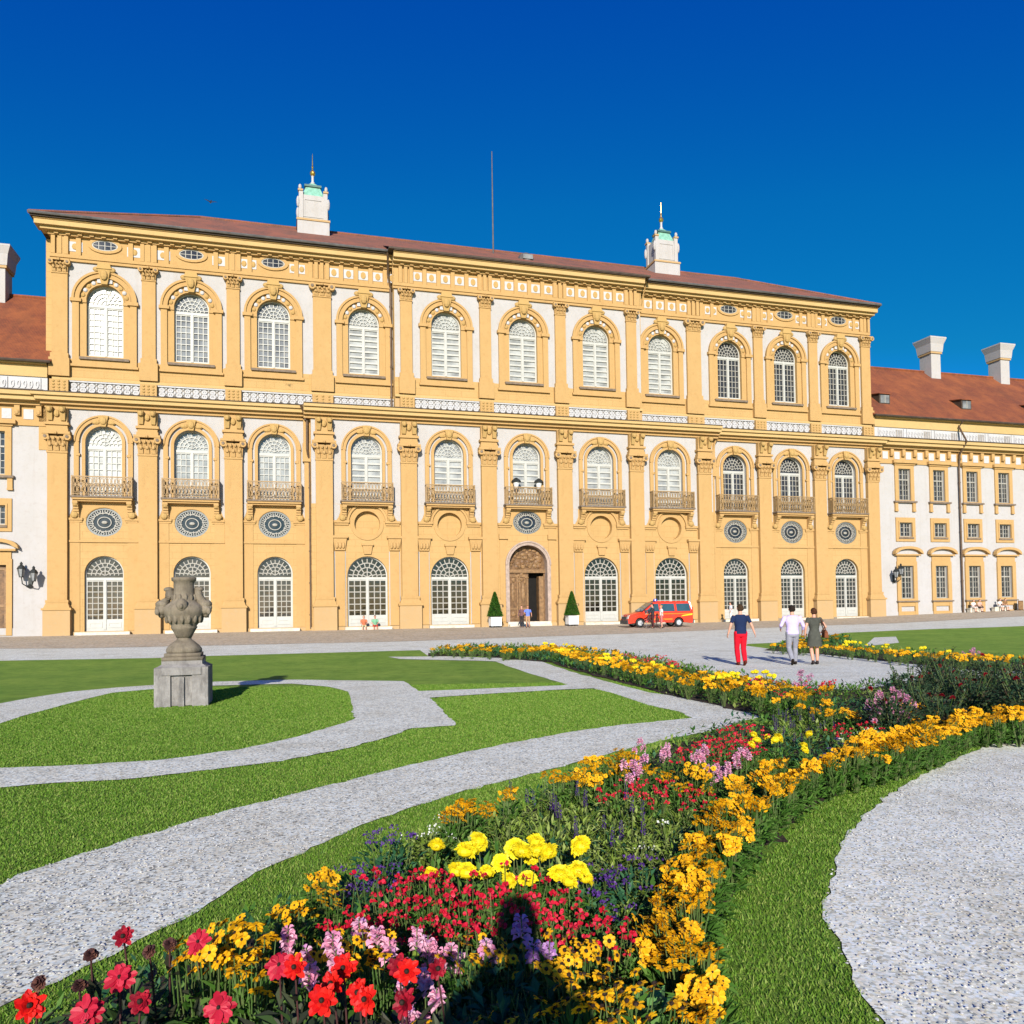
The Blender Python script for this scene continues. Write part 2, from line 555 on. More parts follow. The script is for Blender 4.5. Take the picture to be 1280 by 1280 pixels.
# ---- outlines on the ground, metres
A = [(-3.83,4.25),(-3.38,5.21),(-3.31,5.52),(-3.03,6.07),(-2.69,6.76),(-2.22,7.48),(-1.63,8.32),(-0.88,9.35),(-0.12,10.24),(0.78,11.15),(1.65,11.8),(2.77,12.36),(2.76,13.13),(2.41,14.04),(2.01,16.16),(1.73,17.09),(1.23,18.07),(0.9,19.35),(0.32,21.91),(-0.6,26.46),(-0.45,27.25),(0.76,26.97),(1.67,21.26),(2.3,18.29),(2.79,16.13),(3.54,14.68),(3.78,13.88),(4.2,12.67),(3.44,11.94),(2.92,11.2),(1.59,10.01),(1.25,9.56),(0.19,8.37),(-0.46,7.68),(-0.66,7.4),(-1.0,6.9),(-1.31,6.37),(-1.54,5.76),(-1.75,5.34),(-1.84,4.78),(-1.93,4.55),(-2.03,4.27),(-2.15,3.96),(-2.19,3.8),(-2.26,3.72),(-2.31,3.55),(-2.44,3.25),(-2.56,2.85)]
T1 = [(-2.09,17.04),(-0.84,17.3),(1.1,17.81),(1.27,18.07),(1.79,17.09),(1.05,16.89),(-0.28,16.41),(-1.7,15.71)]
T0 = [(-4.68,29.52),(-2.43,29.44),(-0.38,28.12),(-0.36,26.2),(-1.12,26.78),(-4.06,28.34)]
B = [(-6.13,7.65),(-5.24,8.06),(-4.75,8.27),(-4.17,8.36),(-3.73,8.61),(-3.28,8.92),(-2.75,9.27),(-2.2,9.96),(-1.78,10.8),(-1.51,11.71),(-0.85,11.93),(-1.66,15.71),(-1.99,16.8),(-2.7,19.51),(-5.74,20.45),(-7.61,20.19),(-8.85,19.53),(-9.54,18.94),(-10.13,18.12),(-10.32,16.92),(-10.31,15.85),(-9.96,13.25),(-8.0,10.65),(-8.39,12.9),(-8.61,13.89),(-8.84,15.67),(-9.0,17.7),(-8.37,18.49),(-7.19,19.08),(-5.42,19.31),(-4.31,18.35),(-3.59,17.19),(-2.92,14.34),(-2.58,12.75),(-2.73,12.12),(-3.01,11.12),(-3.51,10.12),(-4.16,9.51),(-4.94,9.25),(-5.93,9.12),(-7.13,8.89)]
FA = [(-30.29,24.05),(-19.55,30.06),(-13.68,30.57),(-12.15,31.41),(-3.95,33.52)]
FT = [(-3.23,29.97),(-1.57,32.98),(1.1,31.8),(2.4,30.4),(3.55,26.71),(4.54,22.88),(4.8,19.83),(5.07,16.83),(5.82,15.54),(6.5,15.08)]
FB = [(14.82,17.04),(13.29,20.54),(12.55,22.49),(11.38,24.52),(10.89,27.2),(10.04,34.08),(10.51,35.24),(12.44,36.15),(18.94,45.05),(25.63,48.54),(33.27,51.28),(48.2,55.25)]
RG = [(10.62,12.24),(8.85,11.54),(6.52,10.12),(5.92,9.77),(5.15,9.05),(4.41,8.31),(3.88,7.77),(3.36,7.17),(2.85,6.5),(2.51,5.99),(2.25,5.54),(2.04,5.15),(1.77,4.56),(1.64,4.17),(1.59,3.84),(1.53,3.55),(1.49,3.33),(1.46,3.04),(1.4,2.35),(2.43,2.33),(9.05,8.48)]
PATCH = [(14.47,32.49),(18.08,39.42),(19.42,39.95),(17.05,34.8)]
STRIP = [(-38.47,30.54),(-25.12,38.6),(-20.93,38.11),(-5.87,41.01),(8.73,48.0),(20.32,55.72),(40.18,64.94),(65.22,74.71)]
BED = [(-2.0,2.74),(-1.97,3.03),(-1.98,3.35),(-1.89,3.58),(-1.58,3.98),(-1.34,4.36),(-1.08,4.74),(-0.93,5.31),(-0.53,6.26),(-0.03,6.78),(0.43,7.52),(0.78,7.97),(1.54,9.11),(2.27,10.3),(3.2,11.39),(3.98,11.48),(3.82,12.59),(3.66,13.42),(3.61,13.81),(3.11,15.17),(2.86,16.57),(2.38,19.01),(1.73,21.96),(1.18,25.46),(-1.23,29.42),(-3.21,29.79),(-3.37,31.33),(-1.65,34.48),(1.15,33.24),(2.51,31.78),(3.74,28.19),(4.79,24.15),(5.06,20.93),(5.35,17.76),(6.14,16.4),(6.86,15.91),(8.51,17.19),(9.95,17.58),(10.97,16.95),(12.1,15.75),(12.96,14.9),(10.64,12.25),(8.6,11.21),(6.59,10.21),(5.14,9.36),(3.86,8.11),(3.04,7.4),(2.38,6.62),(1.83,5.65),(1.48,5.22),(1.17,4.57),(0.91,3.88),(0.84,3.45),(0.68,2.87),(0.53,2.32),(-1.54,2.17)]
BED3 = [(9.76,30.63),(14.24,39.07),(16.48,38.46),(13.63,31.47),(13.65,28.09),(13.62,25.88),(14.79,22.83),(15.72,20.43),(13.21,17.18),(12.68,19.58),(11.73,20.71),(11.25,24.18),(11.0,27.18)]
ZONES={
'orange_a':([(0.95,4.67),(0.85,4.32),(0.66,3.86),(0.57,3.57),(0.52,3.38),(0.56,3.21),(0.58,2.94),(0.54,2.67),(0.63,2.67),(0.68,2.88),(0.75,3.06),(0.79,3.35),(0.85,3.73),(0.91,3.85),(0.99,4.16),(1.27,4.66),(1.5,5.03),(1.77,5.56),(2.48,6.73),(3.07,7.21),(3.6,7.57),(4.27,8.15),(5.47,9.41),(6.07,9.42),(7.53,9.82),(8.55,11.15),(6.96,10.79),(5.7,9.81),(4.57,9.0),(4.02,8.7),(3.13,7.7),(2.64,7.1),(1.82,5.99),(1.44,5.47),(1.23,5.18),(0.99,4.75)],0.33),
'orange_b':([(0.21,6.36),(0.72,7.32),(1.06,7.69),(1.2,6.92),(0.81,6.62),(0.37,6.35)],0.33),
'orange_c':([(1.24,6.75),(1.67,6.69),(1.53,6.27),(1.2,6.35)],0.33),
'orange_d':([(-0.52,5.52),(-0.32,5.92),(-0.04,6.16),(-0.08,5.78),(-0.45,5.31)],0.33),
'orange_e':([(-1.07,3.71),(-1.11,3.92),(-1.04,4.13),(-0.95,4.23),(-0.91,4.0),(-0.91,3.76)],0.4),
'orange_f':([(5.03,10.18),(5.63,10.95),(5.82,10.01),(5.07,9.07),(4.59,9.12)],0.33),
'orange_g':([(2.09,6.75),(2.37,7.08),(2.06,6.16),(1.7,5.79),(1.69,6.18)],0.33),
'yellow_h':([(-1.22,2.96),(-1.05,3.02),(-0.94,2.98),(-0.9,2.82),(-1.16,2.83)],0.45),
'yellow_i':([(-1.18,3.1),(-1.21,3.25),(-1.11,3.29),(-1.04,3.1)],0.45),
'yellow_j':([(-1.07,3.51),(-1.11,3.65),(-1.06,3.68),(-1.01,3.53)],0.45),
'eyed_a':([(-0.73,3.01),(-0.77,3.18),(-0.57,3.23),(-0.54,3.03)],0.45),
'eyed_b':([(-0.22,3.11),(-0.15,3.28),(0.08,3.34),(0.08,3.21),(-0.08,3.1)],0.4),
'eyed_c':([(0.13,3.11),(0.22,3.35),(0.37,3.28),(0.43,3.1),(0.32,2.86),(0.2,2.94)],0.38),
'eyed_d':([(0.15,2.61),(0.18,2.73),(0.31,2.76),(0.45,2.72),(0.43,2.58)],0.38),
'eyed_e':([(-0.31,2.65),(-0.3,2.74),(-0.13,2.76),(0.03,2.73),(0.03,2.61)],0.38),
'red_a':([(-0.75,3.48),(-0.66,3.99),(-0.48,4.17),(-0.36,4.16),(-0.09,3.85),(-0.08,3.46),(-0.3,3.47),(-0.52,3.57),(-0.66,3.35)],0.4),
'red_b':([(-0.02,3.83),(-0.0,4.06),(0.14,4.05),(0.23,3.84),(0.2,3.32),(0.14,3.54),(0.07,3.79)],0.4),
'red_c':([(0.2,3.32),(0.23,3.54),(0.44,3.58),(0.4,3.31)],0.4),
'red_d':([(1.55,7.35),(1.89,8.24),(2.58,9.03),(2.64,8.44),(2.34,7.5),(1.85,7.13)],0.4),
'red_e':([(0.62,6.11),(0.89,6.49),(1.23,6.53),(1.57,6.33),(1.43,5.86),(0.92,5.84)],0.33),
'red_f':([(3.81,9.59),(4.6,10.39),(4.69,9.92),(4.32,9.33),(3.75,9.2)],0.33),
'purple_a':([(0.03,5.6),(0.07,6.25),(0.23,6.24),(0.46,5.95),(0.88,5.74),(0.75,4.94),(0.48,4.96),(0.25,5.37)],0.4),
'purple_b':([(0.36,4.01),(0.48,4.43),(0.69,4.42),(0.6,4.0),(0.48,3.84)],0.3),
'purple_c':([(-0.84,4.76),(-0.85,5.1),(-0.72,5.09),(-0.69,4.75)],0.33),
'purple_d':([(-0.89,4.09),(-0.92,4.44),(-0.7,4.46),(-0.66,4.2)],0.33),
'purple_e':([(3.38,10.53),(3.99,11.33),(4.31,10.58),(3.78,9.39),(3.12,9.02)],0.33),
'purple_f':([(2.7,7.48),(3.48,8.45),(3.73,8.43),(2.92,7.46)],0.3),
'pink_a':([(-0.77,2.83),(-0.86,3.19),(-0.78,3.19),(-0.69,2.83)],0.5),
'pink_b':([(-0.54,3.05),(-0.56,3.26),(-0.5,3.26),(-0.47,3.06)],0.5),
'pink_c':([(-0.47,2.9),(-0.5,3.15),(-0.38,3.22),(-0.33,2.93)],0.48),
'pink_d':([(-0.35,3.09),(-0.36,3.33),(-0.29,3.35),(-0.26,3.1)],0.48),
'pink_e':([(-0.26,3.03),(-0.25,3.22),(-0.13,3.26),(-0.12,3.06)],0.48),
'pink_f':([(-0.34,2.66),(-0.34,2.8),(-0.3,2.8),(-0.29,2.66)],0.48),
'pink_g':([(0.89,6.48),(1.0,7.0),(1.17,7.03),(1.08,6.4)],0.45),
'pink_h':([(1.51,6.63),(1.73,7.48),(1.92,7.37),(1.72,6.52)],0.45),
'pink_i':([(1.85,6.68),(2.09,7.45),(2.2,7.52),(1.97,6.74)],0.45),
'pink_j':([(4.28,9.65),(5.14,11.34),(5.51,11.61),(5.58,11.07),(4.92,9.81),(4.49,9.48)],0.45),
'pink_k':([(1.23,7.61),(1.31,7.98),(1.55,7.58),(1.45,7.08),(1.34,7.09)],0.45),
'pink_l':([(5.04,13.96),(5.83,16.05),(5.9,15.62),(5.14,13.63)],0.45),
'pink_m':([(0.09,3.08),(0.1,3.3),(0.16,3.3),(0.15,3.08)],0.5),
'yel_far_a':([(2.34,7.78),(2.59,8.6),(2.88,8.57),(2.63,7.76)],0.35),
'yel_far_b':([(2.66,7.62),(2.9,8.25),(3.1,8.24),(2.87,7.6)],0.35),
'yel_far_c':([(3.83,14.64),(4.26,15.97),(5.23,16.19),(4.95,15.12)],0.35),
'b2_orange_low':([(-0.57,26.29),(1.27,27.31),(1.79,22.69),(2.42,19.34),(2.88,16.66),(3.1,15.14),(3.58,13.69),(3.85,11.96),(3.95,10.62),(4.24,10.04),(4.24,9.68),(4.57,10.81),(4.31,11.9),(4.18,13.6),(3.97,15.16),(3.62,17.15),(3.27,20.32),(2.42,24.12),(1.52,30.6)],0.33),
'b2_orange_tip':([(-3.21,28.98),(-2.59,31.46),(-1.32,31.77),(-0.03,29.85),(-0.03,26.64),(-2.33,28.34)],0.33),
'b2_red':([(3.3,25.23),(3.89,24.17),(4.23,22.09),(4.2,18.97),(3.18,19.75),(2.7,22.46)],0.33),
'b2_red2':([(4.32,14.77),(5.13,14.97),(5.86,14.52),(5.15,12.93),(4.29,13.31)],0.33),
'b2_yel':([(1.07,28.5),(1.21,30.67),(1.98,30.5),(2.16,27.05),(1.51,25.25)],0.33),
'b2_yel2':([(2.26,22.57),(2.89,24.0),(3.37,20.92),(3.91,18.51),(2.93,18.21)],0.33),
'b2_orange_up':([(-0.03,30.93),(2.39,29.88),(3.61,25.62),(3.48,23.04),(1.56,26.19)],0.33),
'b2_mix':([(3.79,17.12),(4.45,17.0),(4.66,15.4),(4.99,13.76),(5.12,12.69),(4.46,12.31),(4.06,13.9)],0.33),
'b3_orange':([(9.18,28.38),(10.87,29.83),(11.0,27.18),(11.35,24.39),(12.02,22.84),(13.13,20.27),(14.2,18.46),(13.0,16.91),(12.08,18.66),(11.19,19.76),(10.61,22.8),(10.39,25.68)],0.33),
'b3_orange2':([(11.47,31.92),(13.56,36.7),(15.39,36.19),(13.96,32.67),(12.18,30.85)],0.33),
'b3_yel':([(11.22,27.71),(12.7,29.19),(12.43,25.07),(12.62,22.68),(12.01,23.28)],0.33),
'b3_pink':([(12.2,21.92),(13.26,23.4),(13.43,22.87),(12.14,20.75)],0.4),
'rose':([(3.96,8.55),(6.37,13.43),(7.86,15.24),(8.76,15.47),(9.21,14.24),(9.87,12.85),(7.59,9.89),(6.09,9.44),(5.26,9.04),(5.31,9.76),(4.6,9.32)],0.45),
'olive':([(-0.43,5.01),(-0.02,6.1),(0.37,6.48),(0.97,6.17),(1.52,6.14),(1.24,5.47),(0.91,4.63),(0.61,3.92),(0.39,4.14),(0.21,4.67),(-0.23,5.0)],0.25),
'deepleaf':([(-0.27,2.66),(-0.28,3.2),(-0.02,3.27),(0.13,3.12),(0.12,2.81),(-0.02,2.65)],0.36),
'white':([(-0.75,5.11),(-0.68,5.39),(-0.48,5.7),(-0.44,5.19),(-0.63,5.02)],0.3),
'white2':([(0.74,5.03),(0.97,5.2),(0.94,4.77),(0.71,4.56)],0.3),
'white3':([(3.4,8.46),(4.41,9.53),(4.45,9.21),(3.46,8.21)],0.3),
}
MARI = [(-0.48,4.55),(-0.45,4.29),(-0.23,4.35),(-0.29,4.07),(-0.2,4.42),(-0.09,4.27),(-0.02,4.34),(-0.14,4.15),(0.02,4.2),(0.12,4.4),(0.19,4.26),(0.15,4.33),(0.06,4.08),(0.21,4.05),(0.28,4.19),(0.37,4.28),(0.37,4.12),(0.27,3.96),(0.32,4.09),(0.09,4.43),(-0.05,4.08),(-0.27,4.03),(-0.26,4.26),(0.01,4.41)]
DAHL= [((-0.73, 2.64), 'r'), ((-0.57, 2.63), 'r'), ((-0.58, 2.52), 'r'), ((-0.49, 2.46), 'r'), ((-0.6, 2.41), 'r'), ((-0.39, 2.63), 'c'), ((-0.36, 2.59), 'r'), ((-0.26, 2.61), 'c'), ((-0.34, 2.4), 'c'), ((-1.44, 2.91), 'c'), ((-1.14, 2.85), 'p'), ((-1.29, 2.58), 'p'), ((-0.79, 2.65), 'p'), ((-0.89, 2.38), 'p'), ((-1.28, 2.37), 'p'), ((-1.48, 2.41), 'r'), ((-1.14, 2.42), 'c'), ((-0.46, 2.42), 'r'), ((-1.47, 2.75), 's'), ((-1.54, 2.56), 's'), ((-1.39, 2.53), 's'), ((-1.23, 2.83), 's'), ((-1.28, 2.78), 's')]
SKY_GRADE = ((.006, 3., .5), (.245, 1.717, .40), (1.44, .425, 10.))
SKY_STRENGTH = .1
SUN = 4.
EXPO = .9

# ================================================================== THE PALACE
BAY = [-31.13, -25.33, -19.54, -12.78, -6.39, 0.0, 6.39, 12.78, 19.54, 25.33, 31.13]
PIL = [-34.02, -28.23, -22.43, -15.95, -9.58, -3.2, 3.2, 9.58, 15.95, 22.43, 28.23, 34.02]
palace = empty('palace', (O2[0], O2[1], 0), AL)
tag(palace, 'long three storey yellow and white baroque palace with arched windows under a low tiled roof', 'palace')


def lo_n(s):                                  # the middle five bays stand forward below
    return -.83 if abs(s) < 16.9 else 0.


def up_n(s):                                  # the middle three bays stand forward above
    return (-.83 if abs(s) < 10.5 else 0.) + .38


# ---- walls
mb = MB()
edges = [-34.7] + [(-19.54 - 2.9 + 5.54)] + [16.9] + [34.7]
bounds = [-34.7, -28.23, -22.43, -16.9, -9.58, -3.2, 3.2, 9.58, 16.9, 22.43, 28.23, 34.7]
MATS = ['yellow_wall', 'white', 'yellow', 'yellow_pale', 'cream', 'gold_stucco', 'pinkstone', 'stone']
for i, s in enumerate(BAY):
    a, b = bounds[i], bounds[i + 1]
    n = lo_n(s)
    central = 3 <= i <= 7
    w = 1.52 if central else 1.26
    zs = 4.42 if central else 4.69
    if i == 5:
        holes = [arch(s, 1.62, .72, 5.28), oval(s, 8.72, 1.2, .93)]
    else:
        holes = [arch(s, w, .62, zs), oval(s, 8.42, .98, .98) if central else oval(s, 8.34, 1.17, 1.02)]
    mb.plate(rect(a, b, .1, 9.9), holes, n - .35, n + .3, 0)
    mb.plate(rect(a, b, 9.9, 16.5), [arch(s, 1.19, 10.13, 13.99)], n - .35, n + .3, 1)
    # white spandrels beside the panel below the balcony
    for sg in (-1, 1):
        o_ = [(s + sg * 2.02, 9.88), (s + sg * 2.0, 9.3), (s + sg * 2.14, 8.9), (s + sg * 2.32, 8.62), (s + sg * 2.55, 8.62), (s + sg * 2.55, 9.88)]
        mb.plate(o_ if sg < 0 else o_[::-1], [], n - .365, n - .345, 1)
    # white centre filling of niches is the wall itself
    if central and i != 5:
        mb.plate(oval(s, 8.42, 1.0, 1.0), [], n + .05, n + .1, 0)
# flanks of the middle part
for sg in (-1, 1):
    mb.box(sg * 16.9 - .02, sg * 16.9 + .02, -1.18, -.3, .1, 16.5, 0)
ub = [-34.5, -28.23, -22.43, -16.16, -10.5, -3.2, 3.2, 10.5, 16.16, 22.43, 28.23, 34.5]
for i, s in enumerate(BAY):
    a, b = ub[i], ub[i + 1]
    n = up_n(s)
    mb.plate(rect(a, b, 20.0, 27.0), [arch(s, 1.21, 20.28, 24.27)], n - .3, n + .3, 1)
    mb.box(a, b, n - .3, n + .3, 17.0, 18.42, 3)
    mb.box(a, b, n - .34, n + .3, 18.42, 20.0, 0)
    mb.box(a, b, n - .5, n + .2, 18.42, 18.62, 4)
for sg in (-1, 1):
    mb.box(sg * 10.5 - .02, sg * 10.5 + .02, -.78, .2, 17.0, 28.7, 0)
# the body of the house behind the front
mb.box(-34.45, 34.45, .72, 17.0, .1, 29.3, 0)
mb.box(-35.1, 35.1, .74, 16.5, 19.4, 28.72, 0)
mb.box(-34.48, -34.3, .2, .75, 17.0, 29.2, 0)
mb.box(34.3, 34.48, .2, .75, 17.0, 29.2, 0)
wall = mb.build('wall', MATS, palace)

# ---- plinth course and steps
mb = MB()
for s0, s1, n in ((-34.9, -17.0, 0), (-16.98, 16.98, -.83), (17.0, 34.9, 0)):
    mb.box(s0, s1, n - .5, n - .1, .05, .62, 0)
for i, s in enumerate(BAY):
    n = lo_n(s)
    mb.box(s - 1.75, s + 1.75, n - 1.0, n + .2, .1, .58 if i != 5 else .55, 1)
    if i == 5:
        mb.box(s - 1.8, s + 1.8, n - .7, n + .5, .2, .73, 1)
mb.build('base_course', ['yellow_pale', 'steps'], palace)

# ---- cornices


def cornice(name, segs, zs, parent, mats):
    """segs: (s0, s1, n); zs: (z0, z1, depth, mat, overhang)"""
    mb = MB()
    for s0, s1, n, l, r in segs:
        for z0, z1, d, mt, ov in zs:
            mb.box(s0 - ov * l, s1 + ov * r, n - d, n + .25, z0, z1, mt)
    return mb.build(name, mats, parent)


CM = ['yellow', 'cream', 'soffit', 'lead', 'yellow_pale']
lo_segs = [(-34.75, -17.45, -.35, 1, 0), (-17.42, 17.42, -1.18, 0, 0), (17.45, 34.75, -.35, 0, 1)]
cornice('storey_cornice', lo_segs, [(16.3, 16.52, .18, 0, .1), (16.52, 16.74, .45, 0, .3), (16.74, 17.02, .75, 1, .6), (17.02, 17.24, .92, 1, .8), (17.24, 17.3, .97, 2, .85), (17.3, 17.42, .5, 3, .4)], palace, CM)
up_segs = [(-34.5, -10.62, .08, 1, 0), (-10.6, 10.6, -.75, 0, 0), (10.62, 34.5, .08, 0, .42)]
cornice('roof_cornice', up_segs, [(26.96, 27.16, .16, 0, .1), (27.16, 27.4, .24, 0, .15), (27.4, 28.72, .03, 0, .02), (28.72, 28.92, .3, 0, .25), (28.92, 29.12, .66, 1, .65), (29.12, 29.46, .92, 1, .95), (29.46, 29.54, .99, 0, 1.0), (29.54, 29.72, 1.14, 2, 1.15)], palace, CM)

# ---- frieze under the roof: white fields with ochre rosettes, brackets
mb = MB()
for i, s in enumerate(BAY):
    n = up_n(s) - .33
    xs = []
    if i in (0, 1, 2, 8, 9, 10):
        xs = [-2.15, 2.05] if i in (0, 1) else [-2.1, -1.45, 1.45, 2.1]
        if i in (0, 1):
            xs = [-1.95, 1.95]
        for x in xs:
            wd = .5 if i in (0, 1) else .24
            mb.box(s + x - wd, s + x + wd, n - .03, n + .05, 27.72, 28.42, 0)
            mb.ball((s + x, n - .04, 28.07), (.2, .07, .24), 1, 6, 4)
        mb.plate(oval(s, 28.32, 1.12, .56, 20), [oval(s, 28.32, .86, .38, 20)], n - .1, n + .05, 2)
    else:
        for x in (-2.25, -1.13, 0, 1.13, 2.25):
            mb.box(s + x - .37, s + x + .37, n - .03, n + .05, 27.72, 28.42, 0)
            mb.plate(oval(s + x, 28.07, .2, .27, 10), [], n - .07, n, 1)
    for x in (-2.75, -1.7, -.57, .57, 1.7, 2.75):
        if i in (0, 1, 2, 8, 9, 10) and abs(x) < 1:
            continue
        mb.box(s + x - .16, s + x + .16, n - .14, n + .05, 27.42, 28.7, 2)
for p in PIL:
    n = up_n(p + (.3 if p < 0 else -.3)) - .33
    for x in (-.42, .0, .42):
        mb.box(p + x - .13, p + x + .13, n - .2, n + .05, 27.42, 28.7, 2)
k = -34.2
while k < 34.3:
    n = up_n(k) - .3
    mb.box(k - .14, k + .14, n - .42, n - .1, 28.76, 28.92, 2)
    k += .76
mb.build('frieze', ['ornament_white', 'gold_stucco', 'yellow'], palace)


# ---- pilasters
def capital_mesh(w, h, lip):
    mb = MB()
    mb.box(-w / 2 - .04, w / 2 + .04, -.06, .2, 0, .1 * h, 0)
    mb.frust((-w / 2, w / 2, 0, .2, .1 * h), (-w / 2 - lip * .4, w / 2 + lip * .4, -lip * .5, .2, .8 * h), 0)
    for row, cnt, z0, hh, out in ((0, 3, .1, .34, .1), (1, 4, .36, .36, .17)):
        for q in range(cnt):
            x = (q + .5) / cnt * w - w / 2
            mb.frust((x - w / cnt * .36, x + w / cnt * .36, -.1, .1, z0 * h), (x - w / cnt * .3, x + w / cnt * .3, -out - .1, .1, (z0 + hh * .8) * h), 0)
            mb.ball((x, -out - .12, (z0 + hh * .85) * h), (w / cnt * .32, .09, .1 * h), 0, 6, 4)
    for sg in (-1, 1):
        x = sg * (w / 2 + lip * .25)
        mb.cyl((x, -.14, .76 * h), (0, 1, 0), .2 * w, .36, 10, 0)
        mb.cyl((x, -.16, .76 * h), (0, 1, 0), .09 * w, .42, 8, 1)
    mb.box(-w / 2 - lip, w / 2 + lip, -lip - .1, .2, .88 * h, h, 0)
    mb.ball((0, -lip - .12, .92 * h), (.12, .1, .11), 0, 6, 4)
    o = mb.build('capital', ['yellow', 'stone'])
    me = o.data
    bpy.data.objects.remove(o)
    return me


CAPS = {}
for i, p in enumerate(PIL):
    n = lo_n(p) - .35
    edge = i in (0, 11)
    w = 1.24
    root = MB()
    root.box(-w / 2, w / 2, -.36, .05, 2.85, 13.1, 0)
    root.box(-w / 2 + .02, w / 2 - .02, -.30, .05, 14.5, 15.5, 0)
    o = root.build('pilaster', ['yellow'], palace, (p, n, 0))
    pl = MB()
    pl.box(-.85, .85, -.56, .05, .12, 2.14, 0)
    pl.box(-.93, .93, -.64, .05, 2.14, 2.3, 1)
    pl.frust((-.82, .82, -.54, .05, 2.3), (-.68, .68, -.42, .05, 2.66), 1)
    pl.box(-.72, .72, -.45, .05, 2.66, 2.85, 1)
    pl.build('pedestal', ['yellow_pale', 'yellow'], o)
    if 'lo' not in CAPS:
        CAPS['lo'] = capital_mesh(1.24, 1.45, .26)
    link('capital', CAPS['lo'], o, (0, -.36, 13.1))
    en = MB()
    en.box(-.72, .72, -.5, .05, 14.56, 14.8, 0)
    en.box(-.66, .66, -.42, .05, 14.8, 15.05, 0)
    en.box(-.76, .76, -.55, .05, 15.05, 15.22, 0)
    en.box(-.64, .64, -.42, .05, 15.22, 16.3, 0)
    for sg in (-1, 1):
        en.frust((sg * .4 - .14, sg * .4 + .14, -.55, .05, 15.35), (sg * .4 - .2, sg * .4 + .2, -.86, .05, 16.25), 1)
        en.ball((sg * .4, -.86, 16.05), (.2, .13, .2), 1, 6, 4)
    en.ball((0, -.5, 15.85), (.2, .14, .26), 1, 8, 5)
    en.build('entablature_block', ['yellow', 'gold_stucco'], o)
    # hidden half pilaster behind the break
    if i in (3, 8):
        sg = -1 if i == 3 else 1
        hb = MB()
        x = sg * 1.12
        hb.box(x - .3, x + .3, .5, .9, .12, 13.1, 0)
        hb.box(x - .42, x + .42, .36, .9, 13.1, 14.5, 0)
        hb.box(x - .36, x + .36, .42, .9, 14.5, 16.3, 0)
        hb.build('return_pilaster', ['yellow'], o)
for i, p in enumerate(PIL):
    off = .0
    w = 1.0 if i in (0, 11) else (1.36 if i in (3, 8) else .92)
    n = up_n(p) - .3
    o = MB()
    o.box(-w / 2, w / 2, -.2, .05, 20.3, 26.0, 0)
    o = o.build('pilaster', ['yellow'], palace, (p, n, 0))
    pl = MB()
    pl.box(-w / 2 - .16, w / 2 + .16, -.38, .05, 18.66, 19.95, 0)
    pl.box(-w / 2 - .08, w / 2 + .08, -.3, .05, 19.95, 20.3, 0)
    pl.build('pedestal', ['yellow'], o)
    key = ('up', w)
    if key not in CAPS:
        CAPS[key] = capital_mesh(w, .98, .17)
    link('capital', CAPS[key], o, (0, -.2, 26.0))
    pd = MB()
    pd.box(-w / 2 - .1, w / 2 + .1, -.4, .05, 17.43, 18.4, 0)
    for a in range(3):
        for b in range(4):
            pd.ball(((a - 1) * w * .34, -.42, 17.6 + b * .22), (.1, .06, .08), 1, 6, 4)
    pd.build('ornamented_pedestal', ['yellow', 'gold_stucco'], o)

# ---- the band of white stucco scrolls between the storeys


def scroll_panel(L):
    mb = MB()
    mb.box(-L / 2, L / 2, -.06, .1, 17.44, 18.38, 1)
    mb.box(-L / 2, L / 2, -.2, .1, 17.44, 17.56, 2)
    mb.box(-L / 2, L / 2, -.2, .1, 18.3, 18.4, 0)
    cnt = max(2, int(L / .52))
    for q in range(cnt):
        x = (q + .5) / cnt * L - L / 2
        for z, r in ((17.78, .19), (18.1, .17)):
            mb.plate(oval(x, z, r * 1.15, r, 10), [oval(x, z, r * .5, r * .42, 8)], -.14, -.05, 0)
        mb.ball((x + L / cnt / 2, -.1, 17.93), (.09, .06, .14), 0, 6, 4)
        mb.ball((x + L / cnt / 2, -.1, 18.22), (.07, .05, .07), 0, 6, 4)
        mb.ball((x + L / cnt / 2, -.1, 17.66), (.08, .05, .06), 2, 6, 4)
        mb.box(x - .05, x + .05, -.12, -.05, 17.56, 18.3, 0)
    o = mb.build('scroll_panel', ['ornament_white', 'ornament_back', 'lead'])
    me = o.data
    bpy.data.objects.remove(o)
    return me


SP = {}
for i, s in enumerate(BAY):
    a = PIL[i] + (1.36 if i in (3, 8) else (1.0 if i == 0 else .92)) / 2 + .12
    b = PIL[i + 1] - (1.36 if i + 1 in (3, 8) else (1.0 if i == 10 else .92)) / 2 - .12
    L = round(b - a, 2)
    if L not in SP:
        SP[L] = scroll_panel(L)
    nn_ = up_n(s) - .3
    link('scroll_panel', SP[L], palace, ((a + b) / 2, nn_, 0))


# ---- windows
def arc_bar(mb, cx, cz, r, t, y0, y1, mat=0, n=14, a0=0., a1=PI):
    pts = [(cx + (r + t / 2) * math.cos(a0 + (a1 - a0) * i / n), cz + (r + t / 2) * math.sin(a0 + (a1 - a0) * i / n)) for i in range(n + 1)]
    pts += [(cx + (r - t / 2) * math.cos(a1 - (a1 - a0) * i / n), cz + (r - t / 2) * math.sin(a1 - (a1 - a0) * i / n)) for i in range(n + 1)]
    mb.plate(pts, [], y0, y1, mat)


